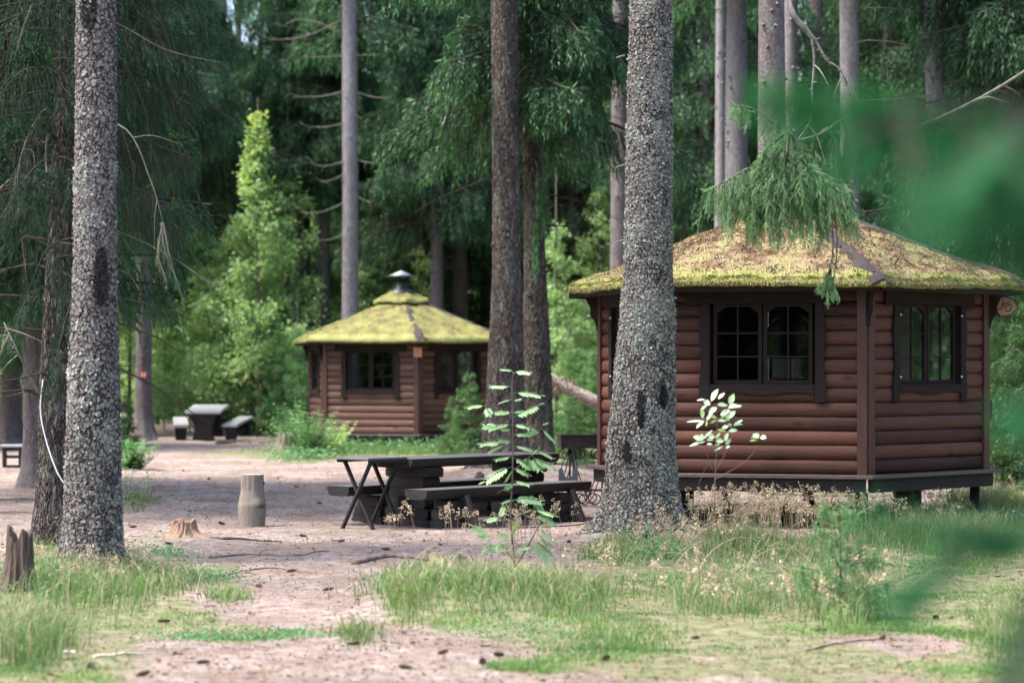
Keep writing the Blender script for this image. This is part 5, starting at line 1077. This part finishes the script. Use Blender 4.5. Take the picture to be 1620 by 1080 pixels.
MB().tube(smoothpts([A([0, 0, -.03]), q_(813, 880), q_(808, 820), q_(811, 740), q_(811, 660), q_(810, 610), q_(812, 588)], 6), np.linspace(.011, .0025, 37), 6).build('stem', M_rst, row, True)
for pts, r0 in (([(816, 895), (830, 872), (845, 845), (855, 828), (862, 810)], .007), ([(812, 885), (800, 870), (792, 858)], .004), ([(811, 745), (840, 720), (850, 690), (856, 672)], .005), ([(811, 700), (790, 680), (775, 655), (768, 642)], .005), ([(779, 892), (777, 866), (772, 850)], .003), ([(812, 800), (830, 790), (845, 780)], .004), ([(812, 780), (795, 775), (785, 782)], .004)):
    MB().tube(smoothpts([q_(a, b) for a, b in pts], 5), np.linspace(r0, r0 * .4, len(pts) * 5 - 4), 5).build('side_stem', M_rst, row, True)
RL = [((812, 588), (795, 579), .9), ((812, 590), (836, 584), .9), ((811, 612), (779, 608), .8), ((811, 622), (852, 616), .8), ((811, 632), (793, 631), .75), ((811, 634), (824, 630), .7), ((811, 652), (783, 648), .7), ((811, 655), (824, 645), .6), ((811, 660), (850, 640), .5),
      ((768, 642), (740, 638), .9), ((768, 644), (775, 655), .8), ((790, 680), (768, 668), .85), ((811, 672), (776, 668), .8), ((811, 672), (838, 668), .75), ((810, 680), (792, 676), .6), ((811, 688), (838, 682), .6), ((856, 672), (866, 668), .9), ((855, 676), (878, 694), .8), ((850, 690), (838, 676), .85),
      ((800, 700), (763, 695), .7), ((800, 702), (774, 712), .6), ((811, 700), (790, 693), .5), ((811, 705), (842, 706), .55), ((811, 722), (785, 724), .55), ((813, 724), (838, 732), .5), ((840, 720), (850, 708), .6), ((846, 712), (873, 716), .8), ((842, 722), (856, 742), .6), ((842, 722), (876, 738), .6),
      ((810, 738), (768, 750), .75), ((811, 742), (798, 760), .5), ((812, 740), (836, 746), .45), ((838, 722), (832, 740), .5), ((812, 760), (838, 764), .55), ((812, 790), (795, 791), .5), ((812, 790), (852, 782), .55), ((812, 792), (835, 786), .5),
      ((845, 806), (876, 808), .7), ((845, 806), (830, 806), .6), ((845, 812), (878, 822), .6), ((790, 820), (795, 802), .8), ((790, 818), (770, 822), .7), ((775, 850), (750, 826), .5), ((775, 850), (756, 842), .45), ((775, 852), (762, 870), .4), ((786, 858), (800, 842), .4), ((796, 860), (770, 868), .4),
      ((808, 848), (815, 826), .4), ((812, 852), (790, 838), .4), ((812, 868), (780, 862), .4), ((812, 872), (838, 858), .4), ((850, 838), (878, 848), .5), ((850, 842), (870, 862), .45), ((842, 852), (872, 884), .35), ((812, 880), (800, 888), .4), ((816, 878), (826, 886), .4), ((862, 815), (850, 790), .4), ((812, 765), (800, 770), .4)]
for a, b, v in RL:
    pinnate(row, q_(*a), q_(*b, r_.uniform(-.06, .06)), v, 7 if math.hypot(a[0] - b[0], a[1] - b[1]) > 22 else 6, lw=.40 if math.hypot(a[0] - b[0], a[1] - b[1]) > 22 else .46, roll=r_.uniform(-1, 1), droop=r_.uniform(0, .35))
# willow with pale leaves in front of the log wall
SB = on(G(1107, 936)); sdp = SB[1]; sw_ = thing('pale_willow_sapling', 'thin willow sapling with pale rounded leaves in front of the large log wall', 'sapling', SB)
M_pale = m_leaf('pale_leaf', (.26, .42, .12), (.58, .70, .52), .3, .4, .5); w_ = lambda a, b, c=0.0: P(a, b, sdp + c) - SB
for pts, r0 in (([(1107, 938), (1107, 900), (1113, 860), (1122, 830), (1130, 800), (1131, 760), (1134, 700), (1134, 640)], .006), ([(1113, 872), (1125, 850), (1134, 845)], .003), ([(1132, 745), (1145, 722), (1158, 690), (1165, 668), (1160, 650)], .003), ([(1131, 758), (1170, 736), (1190, 718), (1199, 702)], .003), ([(1128, 745), (1120, 722), (1112, 705)], .002),
                ([(1104, 768), (1116, 740), (1124, 732)], .0018), ([(1136, 717), (1150, 714), (1165, 695)], .002)):
    MB().tube(smoothpts([w_(a, b) for a, b in pts], 5), np.linspace(r0, r0 * .35, len(pts) * 5 - 4), 5).build('stem', M_rst, sw_, True)
for x0, y0, x1, y1, wd, v in [(1125, 635, 1134, 616, 8, .8), (1116, 632, 1103, 632, 3, .9), (1124, 640, 1114, 635, 9, 1), (1136, 632, 1145, 621, 5, .8), (1120, 640, 1108, 648, 5, .9), (1134, 644, 1122, 652, 7, 1), (1154, 640, 1160, 624, 7, .75), (1134, 640, 1150, 640, 7, .9), (1152, 645, 1166, 640, 7, .95), (1160, 645, 1172, 641, 5, .95),
                          (1155, 648, 1140, 655, 7, 1), (1150, 662, 1162, 650, 9, .9), (1148, 655, 1154, 664, 9, .8), (1112, 662, 1110, 648, 8, .6), (1114, 666, 1088, 665, 3.5, .95), (1114, 665, 1102, 675, 5, 1), (1118, 665, 1126, 652, 5, 1), (1117, 665, 1118, 674, 5, .8), (1134, 660, 1126, 658, 8, .05), (1134, 665, 1124, 668, 5, .08), (1134, 666, 1149, 664, 5, .9),
                          (1141, 660, 1149, 655, 4, 1), (1153, 674, 1143, 676, 6, 1), (1156, 675, 1153, 669, 5, .1), (1160, 673, 1173, 664, 5, 1), (1162, 673, 1174, 670, 3, 1), (1152, 682, 1166, 679, 6, .85), (1134, 680, 1148, 680, 5, .1), (1140, 684, 1132, 692, 4, .1), (1110, 696, 1098, 690, 9, .9), (1110, 697, 1110, 686, 5, .7), (1112, 695, 1125, 680, 3.5, 1), (1116, 698, 1092, 703, 4, 1),
                          (1118, 697, 1128, 694, 5, .95), (1118, 702, 1126, 702, 3, 1), (1120, 690, 1130, 690, 9, .9), (1145, 697, 1134, 697, 9, .8), (1146, 698, 1151, 685, 5, .7), (1148, 703, 1156, 694, 5, .75), (1148, 708, 1154, 706, 6, .8), (1144, 706, 1131, 711, 3, 1), (1140, 702, 1131, 703, 3, 1), (1200, 693, 1192, 686, 9, .8), (1202, 692, 1212, 692, 8, .95), (1199, 696, 1187, 696, 3, .1), (1199, 692, 1188, 691, 3, .15), (1203, 691, 1211, 689, 3, .2)]:
    a_, b_2 = w_(x0, y0), w_(x1, y1, r_.uniform(-.03, .03)); mb = MB(); leafblade(mb, a_, b_2 - a_, A([r_.uniform(-.4, .4), -.8, 1.0]), np.linalg.norm(b_2 - a_) * 1.1, wd / F * sdp * 1.5, v); mb.build('leaf', M_pale, sw_, True)
# bright little spruce in the grass
tiny = spruce_crown(151, .04, .74, .34, .10, 34, 90, .03, .05, .45, sl=.055, sw=.026, K=9, spacing=.03, bare=.05, side=.5)
ts_ = thing('tiny_spruce', 'tiny bright green spruce in the grass before the large hut', 'young spruce', on(G(1328, 975)))
tiny.build('crown', [m_leaf('pale_new_needles', (.05, .125, .055), (.25, .40, .18), .35, .5, .4), M_twig], ts_); MB().tube([(0, 0, -.03), (.01, 0, .4), (0, 0, .76)], A([.01, .007, .003]), 6).build('stem', M_twig, ts_)
# leafy little plants
def seedling(px, py, h, label, n, ca, mat, seed, name='seedling', cat='seedling', size=.05, spread=.35):
    p = on(G(px, py)); t = thing(name, label, cat, p); q = np.random.default_rng(seed); st = MB(); lf = MB()
    for k in range(n):
        a = q.uniform(0, 6.28); o = A([math.cos(a), math.sin(a), 0]) * spread * h * q.uniform(.2, 1.5); e = o + ZV * h * q.uniform(.3, 1); r0_ = A([q.normal(0, .06), q.normal(0, .06), -.02]) * (1 if h > .35 else .3); c = smoothpts([r0_, r0_ + o * .45 + ZV * e[2] * .5, e], 6); st.tube(c, np.linspace(.005, .0015, len(c)), 4, cap=False)
        for i in range(2, len(c)):
            for s in (-1, 1): leafblade(lf, c[i], A([math.cos(a + s * 1.3), math.sin(a + s * 1.3), .3]), ZV + q.normal(0, .3, 3), size * q.uniform(.6, 1.2), size * .5, np.clip(ca + q.normal(0, .2), 0, 1))
    st.build('stem', M_rst, t); lf.build('leaves', mat, t, True); return t
seedling(214, 800, .42, 'reddish stemmed seedling with yellow green leaves behind the scarred trunk', 7, .7, M_lbright, 1, spread=.6)
seedling(1012, 868, .22, 'low dark leafy plant at the foot of the lichened trunk', 14, .3, M_lmid, 3, spread=.9)
for px, py, h, l, n, mt, sd in [(492, 722, 1.05, 'big leafy bush at the left corner of the small hut', 60, M_lmid, 11), (462, 716, .8, 'leafy bush next to the cut stump left of the small hut', 44, M_lmid, 12), (525, 716, .6, 'small leafy bush under the left facet of the small hut', 30, M_lbright, 13),
                                (655, 706, .55, 'little leafy shrub below the corner post of the small hut', 20, M_lbright, 14), (1500, 756, .5, 'dark low bush under the right edge of the large hut', 34, M_lmid, 15), (1590, 770, .45, 'low leafy bush right of the large hut', 30, M_lmid, 16), (905, 690, .7, 'leafy shrub behind the brazier', 34, M_lmid, 17), (930, 678, .8, 'pale leaved shrub left of the large hut wall', 30, M_lbright, 18),
                                (212, 742, .5, 'dark low spruce-green shrub right of the scarred trunk', 40, M_lmid, 19), (1190, 772, .3, 'low weeds beneath the deck of the large hut', 22, M_lmid, 20)]:
    seedling(px, py, h, l, n, .4, mt, sd, 'shrub', 'shrub', .09, .55)
# two more small spruces behind the rowan's foot
# ================================================================== grass, dry panicles, litter
M_grass = m_leaf('grass_blade', (.028, .105, .028), (.24, .36, .12), .3, .5, .3)
M_dry = m_leaf('dry_grass', (.26, .19, .12), (.62, .52, .36), .3, .6, .25, (1.1, 1.05, .9))
r_ = rng
def cand(N, x0, x1, y0, y1, power=1.0):
    y_ = y0 + (y1 - y0) * rng.uniform(0, 1, N) ** power; hw = (abs(y_) * .225 + .3); x = rng.uniform(-1, 1, N) * hw; return x, y_
x, y_ = cand(620000, 0, 0, 11.6, 38, 1.9); g = green(x, y_); n_ = fbm(np.stack([x * 1.6, y_ * 1.6, x * 0 + 3], -1), 3, 55)
keep = (g > .45) & (rng.uniform(0, 1, len(x)) < np.clip((g - .45) * .7 + (n_ - .46) * 2.2, .04, .8)); x, y_, g, n_ = x[keep], y_[keep], g[keep], n_[keep]
b = np.stack([x, y_, gz(x, y_) - .005], -1); th = rng.uniform(0, 6.28, len(x)); dr = np.stack([np.cos(th), np.sin(th), 0 * th], -1)
mb = MB(); L = .024 + .05 * np.clip(n_ - .3, 0, 1) * rng.uniform(.4, 1.6, len(x)); var = np.clip(.5 + (fbm(b * 1.2, 3, 9) - .45) * 1.8 + rng.normal(0, .22, len(x)), 0, 1)
blades(mb, b, L, .0045 + L * .03, dr, rng.uniform(.2, .9, len(x)), var)
o = mb.build('grass', M_grass); tag(o, 'short pale green grass and moss over the near ground', 'grass', kind='stuff')
# longer tufts
TU = [(130, 935, 160, 50, 7500, .23), (40, 1010, 90, 50, 4000, .26), (250, 930, 90, 25, 2500, .18), (360, 950, 60, 20, 900, .12), (780, 950, 200, 44, 9500, .20), (640, 960, 60, 40, 2500, .22), (900, 955, 80, 40, 3500, .20), (1010, 880, 110, 22, 3500, .18), (1150, 950, 130, 45, 3000, .20), (1330, 960, 80, 40, 3500, .24), (1240, 880, 160, 30, 2000, .18),
      (1480, 850, 160, 34, 8000, .28), (1560, 800, 90, 22, 5000, .3), (1580, 1000, 60, 50, 2500, .18), (80, 880, 40, 12, 700, .16), (385, 1006, 100, 9, 5000, .05), (640, 716, 260, 8, 5000, .25), (850, 700, 70, 30, 3000, .35), (215, 800, 40, 10, 700, .14), (1180, 870, 80, 14, 2500, .3), (560, 1000, 60, 30, 900, .12), (1000, 1010, 120, 30, 1500, .12)]
mb = MB(); md = MB()
for cx, cy_, rx, ry, N, h in TU:
    N = int(N * .5); px = cx + rng.normal(0, .5, N) * rx; py = np.maximum(cy_ + rng.normal(0, .5, N) * ry, 660); nc = max(6, N // 60); ci = rng.integers(0, nc, N)
    px = px * .6 + (cx + rng.normal(0, .5, nc) * rx)[ci] * .4; py = py * .5 + np.maximum(cy_ + rng.normal(0, .5, nc) * ry, 660)[ci] * .5
    yy = EYE * F / (py - HORIZON); xx = (px - 810) / F * yy; b = np.stack([xx, yy, gz(xx, yy) - .01], -1); ch = rng.uniform(.5, 1.1, nc)[ci]
    a0 = rng.uniform(0, 6.28, nc)[ci] + rng.normal(0, .9, N); dr = np.stack([np.cos(a0), np.sin(a0), 0 * a0], -1); cv = rng.normal(.42, .16, nc)[ci]
    L = h * ch * rng.uniform(.45, 1.2, N); blades(mb, b, L, .0065, dr, rng.uniform(.15, .95, N), np.clip(cv + rng.normal(0, .12, N), 0, 1))
    k = rng.uniform(0, 1, N) < (.36 if cy_ > 760 else .02); blades(md, b[k], L[k] * 1.25, .004, dr[k], rng.uniform(.2, 1.0, k.sum()), rng.uniform(0, 1, k.sum()))
tag(mb.build('grass_tufts', M_grass), 'longer green grass in soft tufts round the trunks and saplings', 'grass', kind='stuff')
# small leaved ground cover
mb = MB()
for cx, cy_, rx, ry, N, sz, h in [(385, 1006, 105, 8, 3600, .022, .03), (60, 935, 90, 26, 2600, .03, .16), (255, 878, 50, 14, 1200, .025, .10), (320, 915, 60, 12, 1200, .024, .08), (1030, 880, 60, 12, 1800, .03, .14), (1180, 925, 120, 26, 1500, .024, .08), (640, 930, 50, 14, 1000, .026, .10), (1560, 830, 80, 30, 2200, .03, .2), (820, 1000, 120, 20, 900, .022, .05), (1450, 900, 100, 20, 900, .024, .06),
                                 (560, 712, 120, 6, 3000, .06, .35), (860, 700, 70, 14, 3500, .06, .45), (730, 712, 80, 7, 2500, .06, .35), (480, 724, 50, 6, 1500, .06, .3)]:
    px = cx + rng.normal(0, .6, N) * rx; py = np.maximum(cy_ + rng.normal(0, .6, N) * ry, 655); yy = EYE * F / (py - HORIZON); xx = (px - 810) / F * yy; cl = fbm(np.stack([xx * 4, yy * 4, xx * 0], -1), 2, 66)
    leaves(mb, np.stack([xx, yy, gz(xx, yy) + rng.uniform(0, 1, N) * h * (.3 + cl)], -1), sz, rng, np.clip(rng.normal(.45, .25, N), 0, 1), up=.65)
tag(mb.build('ground_cover', m_leaf('weed_leaf', (.035, .12, .055), (.20, .36, .17), .3, .5, .35)), 'small leaved weeds and bilberry carpeting patches of the ground', 'ground cover', kind='stuff')
# dry grass with seed heads
def panicles(N, cx, cy_, rx, ry, h, lean=.25, heads=26):
    px = cx + rng.normal(0, .5, N) * rx; py = cy_ + rng.normal(0, .5, N) * ry; yy = EYE * F / (py - HORIZON); xx = (px - 810) / F * yy; z = gz(xx, yy)
    for i in range(N):
        H_ = h * rng.uniform(.55, 1.15); a = rng.uniform(0, 6.28); o = A([math.cos(a), math.sin(a), 0]) * lean * rng.uniform(.2, 1.5); t = np.linspace(0, 1, 6); c = A([xx[i], yy[i], z[i]]) + o * (H_ * t ** 2)[:, None] + ZV * (H_ * t * (1 - .12 * t))[:, None]
        md.tube(c, np.linspace(.0022, .0012, 6), 3, cap=False, var=rng.uniform(.2, .8))
        s = rng.uniform(.62, 1, heads); p = np.stack([np.interp(s, t, c[:, k]) for k in range(3)], -1); w = .06 * (1.15 - s)[:, None] / .5 * rng.uniform(.2, 1, (heads, 1)); th = rng.uniform(0, 6.28, heads)
        q = p + np.stack([np.cos(th), np.sin(th), np.full(heads, .35)], -1) * w; m = len(q); sd = rng.normal(0, .0035, (m, 3)); d = rng.normal(0, 1, (m, 3)) * .006 + A([0, 0, -.006])
        md.add(np.stack([q - sd, q + sd, q + sd + d * 1.4, q - sd + d * 1.4], 1).reshape(-1, 3), quads=np.arange(m)[:, None] * 4 + A([0, 1, 2, 3]), var=np.repeat(rng.uniform(.3, 1, m), 4))
        md.add(np.stack([p, q, q + A([.0008, 0, .0008])], 1).reshape(-1, 3), tris=np.arange(m)[:, None] * 3 + A([0, 1, 2]), var=.5)
for a_ in [(85, 1160, 842, 130, 20, .50, .3, 24), (75, 1245, 846, 90, 20, .54, .3, 24), (34, 1330, 838, 70, 16, .5), (40, 1180, 870, 200, 30, .44), (40, 1420, 836, 120, 20, .42), (50, 1520, 812, 90, 18, .42), (30, 840, 862, 60, 14, .42), (14, 740, 850, 90, 10, .36), (8, 660, 842, 60, 8, .34), (30, 1085, 880, 60, 20, .45), (16, 950, 930, 100, 30, .4), (20, 130, 930, 130, 30, .35), (30, 1330, 960, 90, 30, .4), (24, 1150, 960, 120, 30, .4)]:
    panicles(*a_)
for k in range(170):                                   # long arching dead blades over the mounds
    cx, cy_, rx, ry = [(790, 940, 170, 30), (1120, 900, 130, 40), (1320, 950, 90, 40), (160, 930, 110, 30), (1060, 860, 50, 15)][k % 5]
    b = G(cx + rng.normal(0, .6) * rx, cy_ + rng.normal(0, .5) * ry); b = on(b); a = rng.uniform(0, 6.28); o = A([math.cos(a), math.sin(a), 0]); L = rng.uniform(.25, .6); t = np.linspace(0, 1, 7); w = rng.uniform(.5, 1.1)
    md.tube(b + o * (L * w * t)[:, None] + ZV * (L * (1.0 * t - .75 * w * t * t))[:, None], np.linspace(.0028, .0012, 7), 3, cap=False, var=rng.uniform(.4, 1))
tag(md.build('dry_grass', M_dry), 'straw coloured dry grass with seed heads along the large hut and in the mounds', 'grass', kind='stuff')
# litter: needles, bark flakes, bits of twig
mb = MB(); N = 70000; x, y_ = cand(N, 0, 0, 11.6, 44, 1.5); g = green(x, y_); k = (rng.uniform(0, 1, N) > g * .55); x, y_ = x[k], y_[k]; N = len(x)
p = np.stack([x, y_, gz(x, y_) + .006], -1); th = rng.uniform(0, 6.28, N); L = rng.uniform(.006, .03, N); L[rng.uniform(0, 1, N) > .95] *= 3.5; d = np.stack([np.cos(th), np.sin(th), rng.normal(0, .15, N)], -1) * L[:, None]; s = np.stack([-np.sin(th), np.cos(th), rng.normal(0, .4, N)], -1) * rng.uniform(.0015, .007, N)[:, None]
mb.add(np.stack([p - d / 2 - s, p + d / 2 - s, p + d / 2 + s, p - d / 2 + s], 1).reshape(-1, 3), quads=np.arange(N)[:, None] * 4 + A([0, 1, 2, 3]), var=np.repeat(rng.uniform(0, 1, N), 4))
tag(mb.build('forest_litter', m_leaf('litter', (.045, .028, .02), (.30, .20, .14), 0, .9, .1, (1, 1, 1))), 'scattered needles, bark flakes and twig bits on the soil', 'litter', kind='stuff')
# fallen cones
cone = MB(); cr = np.random.default_rng(2)
for i in range(15):
    z = i / 14; rr = .016 * math.sin(math.pi * (.12 + .8 * z)) + .003
    for j in range(8):
        a = j * .785 + i * .4; o = A([0, math.cos(a), math.sin(a)]); c = A([(z - .5) * .09, 0, 0]); t_ = A([0, -math.sin(a), math.cos(a)]); cone.add([c + o * rr * .4 - t_ * .006, c + o * rr * .4 + t_ * .006, c + o * (rr + .004) + A([.012, 0, 0])], tris=[(0, 1, 2)])
cone.tube([(-.045, 0, 0), (0, 0, 0), (.045, 0, 0)], A([.006, .013, .005]), 8)
cm = cone.mesh('spruce_cone', m_simple('cone_scales', (.085, .055, .04), .8, .4, 40)); cones = []
for k, (px, py) in enumerate([(268, 868), (210, 834), (605, 806), (570, 800), (505, 796), (460, 905), (320, 1052), (700, 1040), (764, 1050), (790, 1042), (560, 1020), (1480, 975), (1505, 975), (1430, 945), (1300, 1000), (640, 1062), (228, 1075), (540, 860), (480, 850), (350, 830), (470, 770), (440, 758), (520, 775), (330, 760), (290, 745), (610, 870), (900, 862), (260, 985), (145, 1052), (960, 1050), (1100, 1012), (1395, 1010), (520, 940), (410, 930), (345, 940)]):
    c = bpy.data.objects.new('spruce_cone', cm); COL.objects.link(c); q = on(G(px, py)); q[2] += .012; c.scale = (.8,) * 3; c.location = q; c.rotation_euler = (rng.uniform(0, 6), rng.uniform(-.2, .2), rng.uniform(0, 6)); tag(c, 'dark spruce cone lying on the ground', 'spruce cone', 'fallen spruce cones')
# crumpled white scrap in the grass
m = MB(); q = on(G(110, 1040)); V = [A([x * .03, y_ * .02, rng.uniform(0, .03)]) for y_ in (-1, 0, 1) for x in (-1, 0, 1)]; m.add(V, quads=[(0, 1, 4, 3), (1, 2, 5, 4), (3, 4, 7, 6), (4, 5, 8, 7)]); o = m.build('paper_scrap', M_white); o.location = q + ZV * .02; tag(o, 'crumpled white paper scrap in the grass at lower left', 'litter')
# ================================================================== the wood goes on behind and beside the camera
LR = 'tall spruce of the wood that goes on round the clearing outside the photo'
for k in range(26):
    a = R(100 + 130 * (k + r_.uniform(-.3, .3)) / 26); d = r_.uniform(15, 30); p = A([math.sin(a) * d, math.cos(a) * d, 0])
    spruce(tuple(p), CR[k % 3], LR, 14, .18, r_.uniform(0, 6), 'spruces outside the photo', r_.uniform(.9, 1.2))
for x_, y2 in [(-27, 8), (-30, 22), (12, 10), (11, 20), (13.5, 28), (15, 40), (-17, 44), (-16, 56), (19, 52)]:
    spruce((x_, y2, 0), CR[int(abs(x_)) % 3], LR, 14, .18, r_.uniform(0, 6), 'spruces outside the photo', 1.0)
for k in range(26):
    sd_ = -1 if k % 2 else 1; a = R(17 + 45 * r_.uniform(0, 1)); d = r_.uniform(42, 70)
    spruce((sd_ * math.sin(a) * d, math.cos(a) * d, 0), CR[k % 3], LR, 14, .18, r_.uniform(0, 6), 'spruces outside the photo', r_.uniform(.9, 1.2))
# ================================================================== each repeat gets a label of its own
ORD = ['', 'second', 'third', 'fourth', 'fifth', 'sixth', 'seventh', 'eighth', 'ninth', 'tenth', 'eleventh', 'twelfth']
MARKS = [(-400, 'left edge'), (20, 'leftmost trunk'), (147, 'scarred grey trunk'), (230, 'trail marked trunk'), (408, 'yellow-topped birch'), (554, 'pale grey trunk'), (628, 'zinc chimney'), (726, 'half hidden trunk'), (800, 'twin trunks'), (980, 'bare mauve trunk'), (1030, 'lichen trunk'),
         (1165, 'dark trunk pair'), (1222, 'stout scaly trunk'), (1345, 'trunk over the roof'), (1478, 'twiggy dark trunk'), (2600, 'right edge')]
GMARKS = [(-400, 'left edge'), (147, 'scarred grey trunk'), (291, 'orange stump'), (399, 'upright log'), (560, 'folding table'), (700, 'mossy stump'), (815, 'rowan'), (1016, 'lichen trunk'), (1107, 'willow sapling'), (1328, 'tiny spruce'), (2600, 'right edge')]
def relabel(group, phrase, marks, far='back'):
    cells = {}
    for o in COL.objects:
        if o.get('group') == group:
            px = 810 + o.location.x / o.location.y * F; i = max(k for k in range(len(marks) - 1) if marks[k][0] <= px or k == 0); cells.setdefault(i, []).append(o)
    for i, os_ in cells.items():
        os_.sort(key=lambda o: o.location.y); n = len(os_); where = 'between %s and %s' % (marks[i][1], marks[i + 1][1])
        for k, o in enumerate(os_):
            o['label'] = ('%s %s' % (phrase, where)) if n == 1 else ('nearest %s %s' % (phrase, where)) if k == 0 else ('farthest %s %s' % (phrase, where)) if k == n - 1 else '%s nearest %s %s' % (ORD[k], phrase, where)
relabel('spruces deep in the wood behind the clearing', 'tall dark drooping spruce', MARKS)
relabel('sunlit young broadleaf trees among the spruces', 'bright green broadleaf', MARKS)
relabel('leafy saplings at the edge of the wood', 'low leafy sapling', MARKS)
relabel('bushy young spruces at the wood edge', 'bushy young spruce', MARKS)
relabel('fallen spruce cones', 'dark fallen cone', GMARKS)
